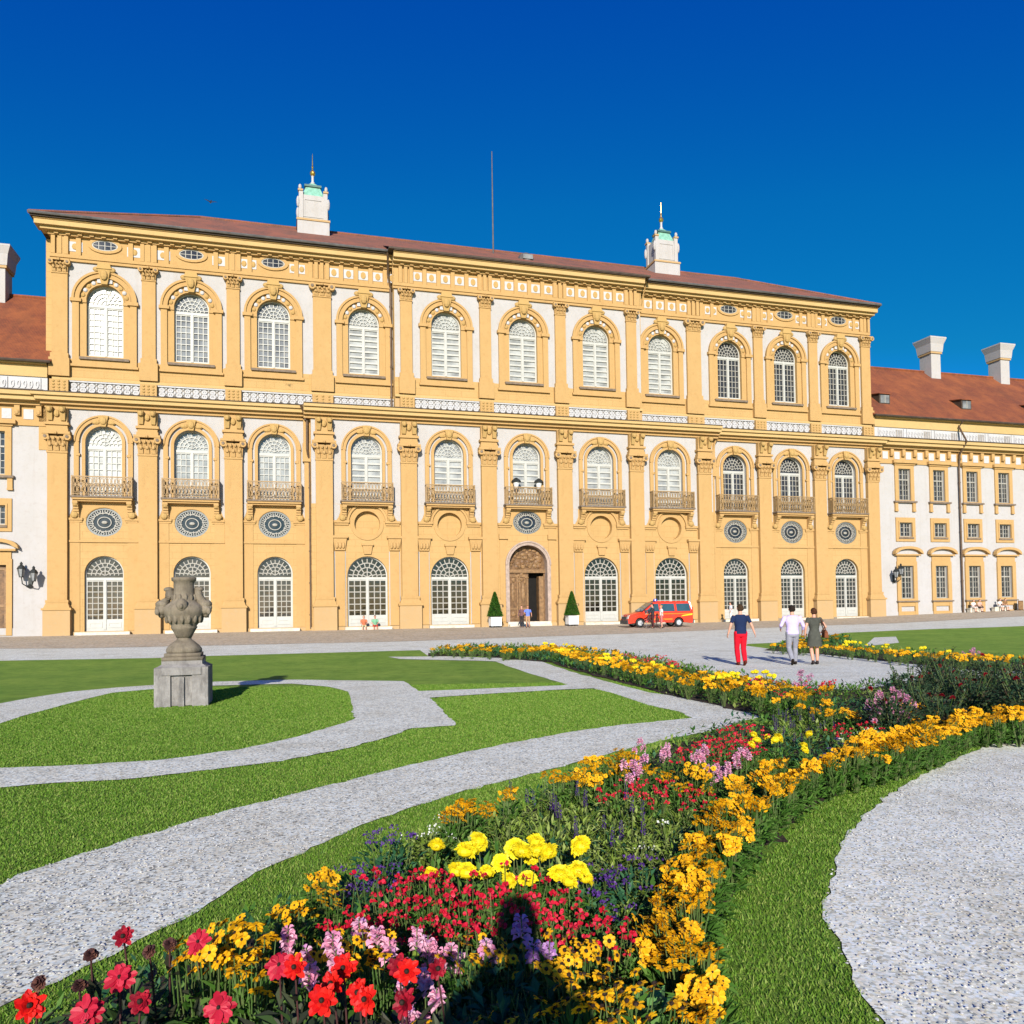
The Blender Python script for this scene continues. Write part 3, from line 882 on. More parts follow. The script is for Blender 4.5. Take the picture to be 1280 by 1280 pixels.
def window_mesh(w, zb, zt, zs, cols, rows, style, zp=None, bt=.055):
    """arched window: outer frame, transom, two leaves of panes, fanlight lattice.
    zb sill, zp top of a lower wooden panel, zt transom, zs springing"""
    mb = MB()
    f = .095
    mb.plate(arch(0, w, zb, zs), [arch(0, w - f, zb + f, zs)], -.08, .06, 0)
    mb.box(-w + f, w - f, -.11, .04, zt, zt + .2, 0)
    mb.box(-.075, .075, -.12, .04, zb + f, zt, 0)
    z0 = zb + f
    if zp:
        mb.box(-w + f, w - f, -.07, .03, zb + f, zp, 0)
        for sg in (-1, 1):
            xa, xb = sorted((sg * .17, sg * (w - .2)))
            mb.plate(rect(xa, xb, zb + .24, zp - .12), [rect(xa + .1, xb - .1, zb + .34, zp - .22)], -.1, -.06, 0)
        z0 = zp
    for sg in (-1, 1):
        xa = sg * .075
        xb = sg * (w - f)
        lo, hi = min(xa, xb), max(xa, xb)
        mb.box(lo, lo + .045, -.06, .03, z0, zt, 0)
        mb.box(hi - .045, hi, -.06, .03, z0, zt, 0)
        mb.box(lo + .045, hi - .045, -.06, .03, zt - .08, zt, 0)
        mb.box(lo + .045, hi - .045, -.06, .03, z0, z0 + .08, 0)
        if style == 'shutter':
            hh = (zt - z0) / rows
            for q in range(1, rows):
                z = z0 + hh * q
                mb.box(lo + .045, hi - .045, -.055, .03, z - .07, z + .07, 0)
        else:
            for q in range(1, cols):
                x = lo + (hi - lo) * q / cols
                mb.box(x - bt / 2, x + bt / 2, -.04, .02, z0 + .08, zt - .08, 1)
            for q in range(1, rows):
                z = z0 + (zt - z0) * q / rows
                mb.box(lo + .045, hi - .045, -.046, .02, z - bt / 2, z + bt / 2, 1)
    # fanlight: rings and staggered spokes
    zf = zt + .2
    rw = w - f
    dz = zs - zf
    rr = [.28, .52, .76]
    cz = max(zf, zs - .12)
    for k_ in rr:
        arc_bar(mb, 0, cz, (rw) * k_, bt, -.045, .02, 1)
    for j, (ra, rb) in enumerate(((0, .28), (.28, .52), (.52, .76), (.76, .99))):
        cnt = (3, 5, 8, 11)[j]
        for q in range(cnt):
            t = PI * (q + .5) / cnt
            a = Vector((math.cos(t), 0, math.sin(t)))
            m_ = (ra + rb) / 2 * rw
            mb.obox((a.x * m_, -.012, cz + a.z * m_), ((rb - ra) * rw, .06, bt), Matrix.Rotation(-t, 3, 'Y'), 1)
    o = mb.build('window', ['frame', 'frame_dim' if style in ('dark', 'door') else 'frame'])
    me = o.data
    bpy.data.objects.remove(o)
    pb = MB()
    pb.plate(arch(0, w - .04, zb + .05, zs), [], .035, .09, 0)
    return me, pb


WM = {}


def put_window(name, key, args, pane, s, n):
    if key not in WM:
        WM[key] = window_mesh(*args)
    me, pb = WM[key]
    o = link(name, me, palace, (s, n, 0))
    pk = (key, pane)
    if pk not in WM:
        t = pb.build('pane', [pane])
        WM[pk] = t.data
        bpy.data.objects.remove(t)
    link('pane', WM[pk], o)
    return o


UPPER = ['pane_white', 'pane_grey', 'pane_grey'] + ['pane_pale'] * 5 + ['pane_dark'] * 3
MIDDLE = ['pane_white', 'pane_pale', 'pane_pale'] + ['pane_pale'] * 5 + ['pane_dark'] * 3
for i, s in enumerate(BAY):
    c = 3 <= i <= 7
    st = 'shutter' if c else ('dark' if i > 7 else 'lattice')
    put_window('window', ('up', st), (1.21, 20.28, 23.9, 24.27, 3, 8 if st != 'dark' else 7, st), UPPER[i], s, up_n(s))
    put_window('window', ('mid', st), (1.19, 10.13, 13.55, 13.99, 3, 7, st), MIDDLE[i], s, lo_n(s))
    if i != 5:
        if c:
            put_window('glazed_door', 'dc', (1.52, .62, 4.16, 4.42, 3, 6, 'door', 1.38, .075), 'pane_black', s, lo_n(s))
        else:
            put_window('glazed_door', 'ds', (1.26, .62, 4.22, 4.69, 3, 7, 'door', 1.38, .065), 'pane_dark', s, lo_n(s))

# ---- window surrounds
up_sur = MB()
up_sur.plate(arch(0, 2.1, 19.62, 24.3, 24), [arch(0, 1.66, 20.02, 24.28, 24)], -.2, .0, 0)
up_sur.plate(arch(0, 1.68, 20.0, 24.28, 24), [arch(0, 1.2, 20.27, 24.27, 24)], -.06, .3, 0)
arc_bar(up_sur, 0, 24.3, 2.05, .16, -.3, -.18, 0, 24)
arc_bar(up_sur, 0, 24.3, 1.68, .1, -.26, -.05, 0, 24)
arc_bar(up_sur, 0, 24.27, 1.25, .09, -.12, .0, 0, 24)
for sg in (-1, 1):
    x0, x1 = sorted((sg * 1.5, sg * 2.22))
    up_sur.box(x0, x1, -.32, .0, 24.08, 24.32, 0)
    x0, x1 = sorted((sg * 1.19, sg * 1.55))
    up_sur.box(x0, x1, -.14, .0, 24.08, 24.3, 0)
for q in range(1, 12):
    t = PI * q / 12
    r_ = 1.47
    if q == 6:
        continue
    up_sur.ball((r_ * math.cos(t), -.08, 24.27 + r_ * math.sin(t)), (.16, .08, .16), 2 if q % 2 else 1, 7, 4)
up_sur.box(-.5, -.16, -.16, .0, 25.58, 25.9, 1)
up_sur.box(.16, .5, -.16, .0, 25.58, 25.9, 1)
up_sur.frust((-.2, .2, -.34, 0, 25.45), (-.42, .42, -.44, 0, 26.5), 2)
up_sur.frust((-.5, .5, -.5, 0, 26.5), (-.36, .36, -.42, 0, 26.95), 2)
up_sur.ball((0, -.44, 26.05), (.26, .16, .36), 2, 8, 5)
for sg in (-1, 1):
    up_sur.ball((sg * .48, -.3, 26.5), (.28, .14, .2), 2, 8, 5)
up_sur.box(-1.62, 1.62, -.36, .2, 19.95, 20.12, 3)
up_sur.box(-2.2, 2.2, -.24, .0, 19.45, 19.62, 0)
o = up_sur.build('window_surround', ['yellow', 'ornament_white', 'gold_stucco', 'stone'])
upme = o.data
bpy.data.objects.remove(o)
mid_sur = MB()
mid_sur.plate(arch(0, 1.9, 10.13, 14.0, 24), [arch(0, 1.58, 10.2, 14.0, 24)], -.16, .0, 0)
arc_bar(mid_sur, 0, 14.0, 1.86, .12, -.24, -.14, 0, 24)
arc_bar(mid_sur, 0, 14.0, 1.6, .08, -.2, -.1, 0, 24)
mid_sur.plate(arch(0, 1.4, 10.13, 13.99, 24), [arch(0, 1.18, 10.15, 13.99, 24)], -.12, .0, 0)
mid_sur.frust((-.16, .16, -.3, 0, 15.1), (-.34, .34, -.36, 0, 15.86), 1)
for sg in (-1, 1):
    mid_sur.ball((sg * .5, -.14, 15.42), (.3, .1, .16), 1, 8, 4)
    x0, x1 = sorted((sg * 1.5, sg * 1.75))
    mid_sur.box(x0, x1, -.2, 0, 13.0, 13.16, 0)
mid_sur.ball((0, -.34, 15.5), (.24, .12, .28), 1, 8, 5)
# panel and consoles below the balcony
o = mid_sur.build('window_surround', ['yellow', 'gold_stucco'])
midme = o.data
bpy.data.objects.remove(o)


def apron_mesh(cz, a, b):
    """yellow field under a balcony, cut out round the oval below it"""
    mb = MB()
    t0 = math.asin(max(-.99, min(.99, (8.62 - cz) / b)))
    arc = [(a * math.cos(PI - t0 - (PI - 2 * t0) * q / 20), cz + b * math.sin(PI - t0 - (PI - 2 * t0) * q / 20)) for q in range(21)]
    mb.plate([(-2.1, 8.62)] + arc + [(2.1, 8.62), (1.95, 9.1), (1.86, 9.75), (-1.86, 9.75), (-1.95, 9.1)], [], -.03, .0, 0)
    o = mb.build('balcony_apron', ['yellow'])
    me = o.data
    bpy.data.objects.remove(o)
    return me


APR = {'side': apron_mesh(8.34, 1.2, 1.05), 'niche': apron_mesh(8.42, 1.0, 1.0), 'mid': apron_mesh(8.72, 1.23, .96)}
for s in BAY:
    link('window_surround', upme, palace, (s, up_n(s) - .3, 0))
for i, s in enumerate(BAY):
    link('window_surround', midme, palace, (s, lo_n(s) - .352, 0))
    link('balcony_apron', APR['mid' if i == 5 else ('niche' if 3 <= i <= 7 else 'side')], palace, (s, lo_n(s) - .352, 0))

# ---- balconies
bal = MB()
bal.box(-2.0, 2.0, -.72, .0, 10.0, 10.12, 0)
bal.box(-1.92, 1.92, -.64, .0, 9.86, 10.0, 1)
bal.box(-1.86, 1.86, -.5, .0, 9.74, 9.86, 1)
for sg in (-1, 1):
    x = sg * 1.72
    for q in range(7):
        t = q / 6
        z = 9.74 - t * 1.05
        d = .52 * (1 - t) ** 1.6 + .14
        bal.box(x - .17, x + .17, -d, 0, z - .16, z + .02, 1)
    bal.ball((x + sg * .12, -.2, 8.82), (.26, .16, .24), 2, 8, 5)
    bal.ball((x, -.5, 9.55), (.19, .14, .17), 2, 8, 5)
o = bal.build('balcony', ['stone', 'yellow', 'gold_stucco'])
balme = o.data
bpy.data.objects.remove(o)
ra = MB()
for y, x0, x1 in ((-.67, -1.9, 1.9),):
    ra.box(x0, x1, y - .03, y + .03, 11.42, 11.5, 0)
    ra.box(x0, x1, y - .02, y + .02, 10.2, 10.25, 0)
    ra.box(x0, x1, y - .015, y + .015, 10.86, 10.9, 0)
for sg in (-1, 1):
    ra.box(sg * 1.9 - .04, sg * 1.9 + .04, -.71, -.63, 10.12, 11.52, 0)
    ra.box(sg * 1.9 - .03, sg * 1.9 + .03, -.63, -.02, 11.42, 11.5, 0)
    for q in range(4):
        y = -.54 + q * .15
        ra.box(sg * 1.9 - .02, sg * 1.9 + .02, y - .02, y + .02, 10.12, 11.42, 0)
cnt = 16
for q in range(cnt):
    x = -1.8 + 3.6 * q / (cnt - 1)
    ra.box(x - .016, x + .016, -.685, -.655, 10.12, 11.42, 0)
    if q < cnt - 1:
        xm = x + 1.8 / (cnt - 1)
        for z, a_, b_ in ((11.16, .1, .22), (10.56, .1, .26)):
            ra.plate(oval(xm, z, a_, b_, 10), [oval(xm, z, a_ - .035, b_ - .045, 10)], -.68, -.66, 1)
        ra.box(xm - .055, xm + .055, -.676, -.664, 10.8, 10.96, 1)
o = ra.build('railing', ['brass', 'brass'])
rame = o.data
bpy.data.objects.remove(o)
for s in BAY:
    b = link('balcony', balme, palace, (s, lo_n(s) - .375, 0))
    link('railing', rame, b)

# ---- oval and round windows, niches, doors trim
for i, s in enumerate(BAY):
    n = lo_n(s)
    if i in (0, 1, 2, 8, 9, 10, 5):
        a_, b_, cz = (1.2, .93, 8.72) if i == 5 else (1.17, 1.02, 8.34)
        mb = MB()
        mb.plate(oval(0, cz, a_, b_, 28), [oval(0, cz, a_ - .12, b_ - .12, 28)], -.1, .1, 0)
        for kx in (.68, .4):
            mb.plate(oval(0, cz, a_ * kx, b_ * kx, 22), [oval(0, cz, a_ * kx - .06, b_ * kx - .06, 22)], -.07, .02, 1)
        for q in range(12):
            t = 2 * PI * q / 12 + .13
            m_ = .74
            mb.obox((a_ * m_ * math.cos(t), -.03, cz + b_ * m_ * math.sin(t)), (.36, .07, .055), Matrix.Rotation(-t, 3, 'Y'), 1)
            m_ = .8
            t += PI / 12
            mb.plate(oval(a_ * m_ * math.cos(t), cz + b_ * m_ * math.sin(t), .13, .13, 8), [oval(a_ * m_ * math.cos(t), cz + b_ * m_ * math.sin(t), .075, .075, 8)], -.06, .02, 1)
        mb.ball((0, -.05, cz), (.2, .06, .12), 1, 8, 4)
        o = mb.build('oval_window', ['grille', 'frame_dim'], palace, (s, n - .18, 0))
        p_ = MB()
        p_.plate(oval(0, cz, a_ - .03, b_ - .03, 28), [], .03, .09, 0)
        p_.build('pane', ['pane_dark'], o)
    mb = MB()
    if i in (0, 1, 2, 8, 9, 10):
        for x0, x1 in ((-2.25, -1.35), (1.35, 2.25)):
            mb.box(s + x0, s + x1, n - .5, n - .3, 8.46, 8.62, 0)
            mb.box(s + x0 + .05, s + x1 - .05, n - .43, n - .3, 8.32, 8.46, 0)
        mb.box(s - 2.25, s + 2.25, n - .47, n - .3, 6.9, 7.06, 0)
        for sg in (-1, 1):
            mb.box(s + sg * 1.9 - .35, s + sg * 1.9 + .35, n - .40, n - .3, 7.06, 8.32, 0)
            mb.box(s + sg * 1.9 - .36, s + sg * 1.9 + .36, n - .39, n - .3, .65, 6.9, 0)
        mb.build('string_course', ['yellow'], palace)
    else:
        # little pilasters left and right of the doors
        for sg in (-1, 1):
            x = s + sg * 2.05
            if i != 5:
                mb.box(x - .36, x + .36, n - .47, n - .3, .65, 6.3, 0)
                mb.box(x - .42, x - .36, n - .40, n - .3, .65, 6.3, 1)
                mb.box(x + .36, x + .42, n - .40, n - .3, .65, 6.3, 1)
                mb.frust((x - .38, x + .38, n - .5, n - .3, 6.38), (x - .5, x + .5, n - .62, n - .3, 7.3), 0)
                for q in (-1, 0, 1):
                    mb.ball((x + q * .24, n - .6, 6.75), (.13, .1, .25), 0, 6, 4)
                mb.box(x - .58, x + .58, n - .72, n - .3, 7.3, 7.48, 0)
            else:
                mb.box(x - .3, x + .3, n - .4, n - .3, .75, 7.36, 0)
                mb.box(x - .36, x + .36, n - .55, n - .3, 7.35, 7.75, 0)
                mb.box(x - .28, x + .28, n - .38, n - .3, 7.74, 8.32, 0)
            x0, x1 = sorted((s + sg * 1.35, s + sg * 2.5))
            mb.box(x0, x1, n - .56, n - .3, 8.46, 8.64, 0)
            mb.box(x0 + .05, x1 - .05, n - .46, n - .3, 8.3, 8.46, 0)
            if i == 5:
                mb.build('portal_flank', ['yellow', 'white'], palace)
                mb = MB()
        if i != 5:
            mb.plate(oval(s, 8.42, 1.26, 1.26, 28), [oval(s, 8.42, .97, .97, 28)], n - .42, n - .34, 0)
            arc_bar(mb, s, 8.5, 1.46, .16, n - .54, n - .3, 0, 20)
            arc_bar(mb, s, 8.5, 1.62, .07, n - .46, n - .3, 0, 20)
            mb.frust((s - .26, s + .26, n - .5, n - .3, 6.1), (s - .38, s + .38, n - .55, n - .3, 6.75), 0)
            mb.box(s - .44, s + .44, n - .62, n - .3, 6.75, 6.9, 0)
        if i != 5:
            mb.build('niche_frame', ['yellow', 'white'], palace)

# ---- portal
n = -.83
mb = MB()
mb.plate(arch(0, 1.9, .72, 5.3, 28), [arch(0, 1.6, .74, 5.28, 28)], n - .5, n + .25, 0)
arc_bar(mb, 0, 5.3, 1.86, .12, n - .58, n - .45, 0, 24)
por = mb.build('portal', ['pinkstone'], palace)
mb = MB()
mb.plate(arch(0, 1.66, .73, 5.3, 28), [rect(.2, 1.5, .75, 4.66)], n + .24, n + .36, 0)
for x0, x1 in ((-1.5, -.72), (-.62, .12)):
    mb.plate(rect(x0, x1, .9, 4.5), [rect(x0 + .1, x1 - .1, 1.0, 1.7), rect(x0 + .1, x1 - .1, 1.85, 4.35)], n + .17, n + .25, 1)
    mb.ball(((x0 + x1) / 2, n + .22, 3.1), (.16, .06, .8), 1, 8, 6)
    mb.ball(((x0 + x1) / 2, n + .22, 1.35), (.2, .06, .2), 1, 8, 5)
mb.box(-1.6, 1.6, n + .1, n + .26, 4.68, 4.95, 1)
random.seed(3)
for q in range(60):                            # carved tympanum and trophies
    t = random.uniform(.1, PI - .1)
    r_ = random.uniform(.2, 1.45)
    z = 5.05 + abs(math.sin(t)) * r_ * 1.2
    x = math.cos(t) * r_
    if x * x + max(0, z - 5.3) ** 2 > 1.45 ** 2:
        continue
    mb.ball((x, n + .22, z), (random.uniform(.08, .26), .09, random.uniform(.07, .22)), random.choice((0, 1, 1)), 7, 4)
for q in range(14):
    mb.ball((random.uniform(-1.4, .1), n + .22, random.uniform(3.9, 4.6)), (random.uniform(.08, .2), .08, random.uniform(.08, .18)), 1, 7, 4)
door = mb.build('portal_door', ['wood', 'wood_light'], por)
mb = MB()
mb.box(1.12, 1.5, n + .28, n + .9, .75, 4.4, 0)
mb.box(1.08, 1.14, n + .26, n + .9, .8, 4.3, 1)
mb.build('open_door_leaf', ['wood_light', 'wood'], door)
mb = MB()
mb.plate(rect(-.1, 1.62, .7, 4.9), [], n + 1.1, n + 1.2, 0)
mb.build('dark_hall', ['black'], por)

# ---- attic ovals' panes
for i in (0, 1, 2, 8, 9, 10):
    s = BAY[i]
    mb = MB()
    mb.plate(oval(0, 28.32, .86, .38, 20), [oval(0, 28.32, .78, .31, 20)], -.02, .05, 1)
    for x in (-.4, 0, .4):
        mb.box(x - .025, x + .025, -.02, .03, 28.0, 28.62, 1)
    mb.box(-.8, .8, -.015, .03, 28.3, 28.34, 1)
    o = mb.build('attic_window', ['grille', 'frame_dim'], palace, (s, up_n(s) - .38, 0))
    mb = MB()
    mb.plate(oval(0, 28.32, .85, .37, 20), [], .005, .04, 0)
    mb.build('pane', ['pane_dark'], o)

# ---- roof
mb = MB()
e0, e1, f0, f1 = -35.7, 35.02, -1.12, 18.2
rz0, rzr, rn = 29.74, 35.2, 8.4
mb.add([(e0, f0, rz0), (e1, f0, rz0), (e1, f1, rz0), (e0, f1, rz0), (-25.5, rn, rzr), (25.5, rn, rzr)], [(0, 1, 5, 4), (1, 2, 5), (2, 3, 4, 5), (3, 0, 4)], 0)
mb.box(e0 + .05, e1 - .05, f0 + .05, f1 - .05, 29.66, 29.73, 1)
mb.tube([(e0, f0, rz0), (-25.5, rn, rzr), (25.5, rn, rzr), (e1, f0, rz0)], .14, 6, 0)
mb.tube([(e0, f0 - .06, rz0 - .02), (-10.7, f0 - .06, rz0 - .02)], .1, 6, 2)
mb.tube([(10.7, f0 - .06, rz0 - .02), (e1, f0 - .06, rz0 - .02)], .1, 6, 2)
mb.add([(-11, f0 - .83, rz0 + .01), (11, f0 - .83, rz0 + .01), (11, 2.2, rz0 + 1.98), (-11, 2.2, rz0 + 1.98)], [(0, 1, 2, 3)], 0)
mb.box(-11, 11, f0 - .82, f0 + 1, 29.6, 29.74, 1)
mb.build('roof', ['roof_brown', 'soffit', 'lead'], palace)
mb = MB()                                      # small domed roof light
mb.lathe([(.75, 0), (.75, .35), (.6, .65), (.3, .85), (.03, .9)], (2.0, 4.6, 32.6), 12, 0)
mb.box(1.55, 2.45, 3.82, 3.95, 32.7, 33.1, 1)
mb.build('roof_light', ['lead', 'pane_grey'], palace)

# ---- chimney turrets
for s in (-16.35, 16.35):
    t = empty('chimney_turret', (s, 6.4, 33.2))
    t.parent = palace
    t.scale = (.87, .87, .97)
    mb = MB()
    mb.box(-1.5, 1.5, -1.3, 1.3, -1.2, 1.35, 0)
    mb.box(-1.58, 1.58, -1.38, 1.38, 1.35, 1.52, 1)
    mb.box(-1.22, 1.22, -1.05, 1.05, 1.52, 3.7, 0)
    mb.plate(rect(-.95, .95, 1.75, 3.4), [rect(-.78, .78, 1.9, 3.25)], -1.1, -1.0, 0)
    for sx in (-1, 1):
        for sy in (-1, 1):
            mb.box(sx * 1.14 - .2, sx * 1.14 + .2, sy * .98 - .2, sy * .98 + .2, 1.52, 3.95, 0)
            mb.box(sx * 1.18 - .24, sx * 1.18 + .24, sy * 1.02 - .24, sy * 1.02 + .24, 3.95, 4.1, 1)
            mb.ball((sx * 1.22, sy * 1.05, 4.32), (.16, .16, .26), 0, 8, 5)
            mb.ball((sx * 1.42, sy * 1.1, 3.0), (.16, .2, .5), 0, 8, 5)
    o = mb.build('turret_body', ['white', 'yellow_pale'], t)
    mb = MB()
    mb.frust((-1.08, 1.08, -.95, .95, 3.7), (-.9, .9, -.8, .8, 4.05), 0)
    mb.frust((-.9, .9, -.8, .8, 4.05), (-.66, .66, -.6, .6, 4.62), 0)
    mb.box(-.8, .8, -.74, .74, 4.62, 4.8, 1)
    mb.frust((-.62, .62, -.56, .56, 4.8), (-.2, .2, -.2, .2, 5.15), 0)
    mb.build('copper_roof', ['copper', 'copper_dark'], t)
    mb = MB()
    mb.lathe([(.16, 5.1), (.22, 5.25), (.12, 5.4), (.11, 5.8), (.14, 5.9)], (0, 0, 0), 10, 1)
    mb.ball((0, 0, 6.15), .27, 0, 10, 7)
    mb.lathe([(.1, 6.35), (.06, 6.6), (.1, 6.7), (.05, 6.85), (.02, 7.9)], (0, 0, 0), 8, 0)
    mb.build('finial', ['gold', 'ornament_white'], t)
# ---- roof mast and downpipes
mb = MB()
mb.tube([(-.55, 6.2, 33.2), (-.55, 6.2, 38), (-.55, 6.2, 43.3)], [.075, .06, .04], 8, 0)
mb.build('roof_mast', ['lead'], palace)


def downpipe(pts, r=.085):
    mb = MB()
    mb.tube(pts, r, 8, 0)
    z = pts[-1][2] + 1
    while z < pts[-2][2]:
        mb.tube([(pts[-1][0], pts[-1][1], z), (pts[-1][0], pts[-1][1], z + .1)], r * 1.35, 8, 0)
        z += 2.4
    return mb


downpipe([(-17.6, -1.4, 17.2), (-17.15, -.95, 16.2), (-17.15, -.95, 14), (-16.98, -.62, 13.0), (-16.98, -.62, .5)], .1).build('downpipe', ['pipe'], palace)
downpipe([(17.6, -1.4, 17.2), (17.3, -.9, 15.9), (17.22, -.62, 15), (17.22, -.62, .5)], .08).build('downpipe', ['yellow'], palace)
downpipe([(-11.0, -1.15, 29.6), (-10.9, -.4, 28.2), (-10.68, -.1, 27.2), (-10.68, -.1, 17.5)], .09).build('downpipe', ['pipe'], palace)
downpipe([(11.0, -1.15, 29.6), (10.9, -.4, 28.2), (10.68, -.1, 27.2), (10.68, -.1, 17.5)], .07).build('downpipe', ['yellow'], palace)

# ================================================================== THE WINGS


def wing(sg, name, label):
    root = empty(name, (*wmap(sg * 50, 0), 0), AL)
    tag(root, label, 'palace wing')
    cx = sg * 50.0
    X = lambda s: sg * s - cx
    cols = [38.1, 42.15, 46.15, 50.1, 54.1, 58.1, 62.1]
    A0, A1 = 34.78, 66.

    def bx(mb, s0, s1, *r):
        a, b = sorted((X(s0), X(s1)))
        mb.box(a, b, *r)
    mb = MB()
    hs = []
    for c in cols:
        x = X(c)
        hs += [rect(x - .73, x + .73, 2.19, 5.32), rect(x - .73, x + .73, 8.1, 9.44), rect(x - .7, x + .7, 11.58, 14.6)]
    if sg < 0:
        hs[0] = rect(X(38.1) - .8, X(38.1) + .8, .45, 5.32)
    a, b = sorted((X(A0), X(A1)))
    mb.plate(rect(a, b, .0, 16.6), hs, .0, .45, 0)
    bx(mb, A0, A1, .5, 16, 0, 19.2, 0)
    bx(mb, A0, A1, -.07, .3, .0, .95, 0)
    # strip of yellow beside the palace and corner
    bx(mb, A0 - .06, A0 + .55, -.06, .1, 13.4, 16.4, 1)
    mb.build('wall', ['white', 'yellow'], root)
    mb = MB()
    bx(mb, A0, A1, -.12, .2, 15.05, 15.35, 0)
    bx(mb, A0, A1, -.06, .2, 15.35, 16.45, 0)
    bx(mb, A0, A1, -.4, .2, 16.45, 16.7, 0)
    bx(mb, A0, A1, -.85, .2, 16.7, 17.0, 1)
    bx(mb, A0, A1, -1.05, .2, 17.0, 17.3, 1)
    bx(mb, A0, A1, -1.12, .2, 17.3, 17.38, 2)
    k_ = A0 + .5
    j = 0
    while k_ < A1:
        bx(mb, k_ - .17, k_ + .17, -.3, .1, 15.75, 16.45, 0)
        mb.ball((X(k_), -.3, 15.95), (.17, .1, .18), 0, 6, 4)
        bx(mb, k_ + .38, k_ + .98, -.1, .1, 15.5, 16.2, 3)
        k_ += 1.34
    mb.build('cornice', ['yellow', 'cream', 'soffit', 'ornament_white'], root)
    mb = MB()
    bx(mb, A0, A1, -.1, .3, 17.38, 18.5, 1)
    k_ = A0 + .4
    j = 0
    while k_ < A1 - 1.4:
        if j % 2 == 0 or sg < 0:
            bx(mb, k_, k_ + 1.95, -.18, .1, 17.5, 18.42, 0)
            for q in range(5):
                mb.plate(oval(X(k_ + .22 + q * .38), 17.95, .13, .3, 8), [oval(X(k_ + .22 + q * .38), 17.95, .06, .16, 8)], -.24, -.17, 2)
            k_ += 2.05
        else:
            bx(mb, k_, k_ + .78, -.13, .1, 17.55, 18.3, 3)
            for q in range(3):
                bx(mb, k_ + .14 + q * .25, k_ + .2 + q * .25, -.18, .1, 17.55, 18.3, 1)
            bx(mb, k_ + .86, k_ + 1.16, -.17, .1, 17.5, 18.42, 0)
            k_ += 1.22
        j += 1
    bx(mb, A0, A1, -.2, .3, 18.5, 18.75, 4)
    bx(mb, A0, A1, -.14, .3, 18.75, 19.35, 4)
    bx(mb, A0, A1, -.45, .3, 19.35, 19.5, 4)
    mb.build('parapet', ['ornament_white', 'ornament_white', 'ornament_white', 'ornament_back', 'cream'], root)
    # windows: three rows
    for ci, c in enumerate(cols):
        x = X(c)
        for row in range(3):
            z0, z1, w = ((2.19, 5.32, .73), (8.1, 9.44, .73), (11.58, 14.6, .7))[row]
            if sg < 0 and ci == 0 and row == 0:
                mb = MB()
                mb.box(x - .8, x + .8, .2, .3, .45, 5.3, 0)
                for q in (-.42, .42):
                    mb.plate(rect(x + q - .3, x + q + .3, .7, 5.1), [rect(x + q - .2, x + q + .2, .85, 2.4), rect(x + q - .2, x + q + .2, 2.6, 4.95)], .14, .21, 1)
                o = mb.build('side_door', ['wood', 'wood_light'], root)
            else:
                mb = MB()
                mb.plate(rect(x - w, x + w, z0, z1), [rect(x - w + .1, x + w - .1, z0 + .1, z1 - .1)], .16, .28, 0)
                mb.box(x - .05, x + .05, .14, .27, z0 + .1, z1 - .1, 0)
                if row != 1:
                    zt = z0 + (z1 - z0) * .66
                    mb.box(x - w + .1, x + w - .1, .13, .27, zt - .06, zt + .06, 0)
                nr = (6, 3, 6)[row]
                for q in range(1, nr):
                    z = z0 + (z1 - z0) * q / nr
                    mb.box(x - w + .1, x + w - .1, .19, .27, z - .022, z + .022, 1)
                for q in (-.5, .5):
                    mb.box(x + q * w - .02, x + q * w + .02, .19, .27, z0 + .1, z1 - .1, 1)
                o = mb.build('window', ['frame_dim', 'frame_dim'], root)
                p_ = MB()
                p_.plate(rect(x - w + .04, x + w - .04, z0 + .04, z1 - .04), [], .25, .3, 0)
                p_.build('pane', ['pane_dark'], o)
            s_ = MB()
            if row == 0:
                zb = 2.0 if not (sg < 0 and ci == 0) else .45
                s_.plate([(x - 1.16, .45 if zb < 1 else 1.98), (x + 1.16, .45 if zb < 1 else 1.98), (x + 1.16, 5.74), (x - 1.16, 5.74)], [rect(x - (.73 if zb > 1 else .8), x + (.73 if zb > 1 else .8), z0 if zb > 1 else .47, z1)], -.14, .0, 0)
                s_.box(x - 1.1, x + 1.1, -.1, 0, 5.74, 6.28, 0)
                s_.box(x - 1.42, x + 1.42, -.34, 0, 6.28, 6.42, 0)
                n_ = 12
                up = [(x + 1.63 * math.cos(PI * (.0 + q / n_)), 6.42 + .74 * math.sin(PI * q / n_) ** .8) for q in range(n_ + 1)]
                dn = [(x + 1.32 * math.cos(PI * (1 - q / n_)), 6.42 + .5 * math.sin(PI * q / n_) ** .8) for q in range(n_ + 1)]
                s_.plate(up + dn[1:-1], [], -.5, 0, 0)
                s_.plate(up, [], -.12, 0, 1)
                if zb > 1:
                    s_.box(x - 1.24, x + 1.24, -.28, 0, 1.86, 1.99, 2)
                    s_.box(x - 1.12, x - .8, -.16, -.0, .6, 1.86, 0)
                    s_.box(x + .8, x + 1.12, -.16, -.0, .6, 1.86, 0)
                    s_.box(x - .8, x + .8, -.13, -.0, 1.45, 1.86, 0)
                    s_.box(x - .8, x + .8, -.13, -.0, .6, .98, 0)
            elif row == 1:
                s_.plate(rect(x - 1.12, x + 1.12, 7.64, 9.93), [rect(x - .73, x + .73, z0, z1)], -.1, .0, 0)
                s_.plate(rect(x - .86, x + .86, 7.95, 9.57), [rect(x - .74, x + .74, z0 - .01, z1 + .01)], -.15, -.09, 0)
                s_.box(x - .85, x + .85, -.18, 0, 7.9, 8.06, 2)
            else:
                s_.plate(rect(x - 1.1, x + 1.1, 11.5, 14.95), [rect(x - .7, x + .7, z0, z1)], -.12, .0, 0)
                s_.box(x - 1.2, x + 1.2, -.22, 0, 14.95, 15.1, 0)
                s_.box(x - 1.42, x + 1.42, -.4, 0, 15.1, 15.36, 0)
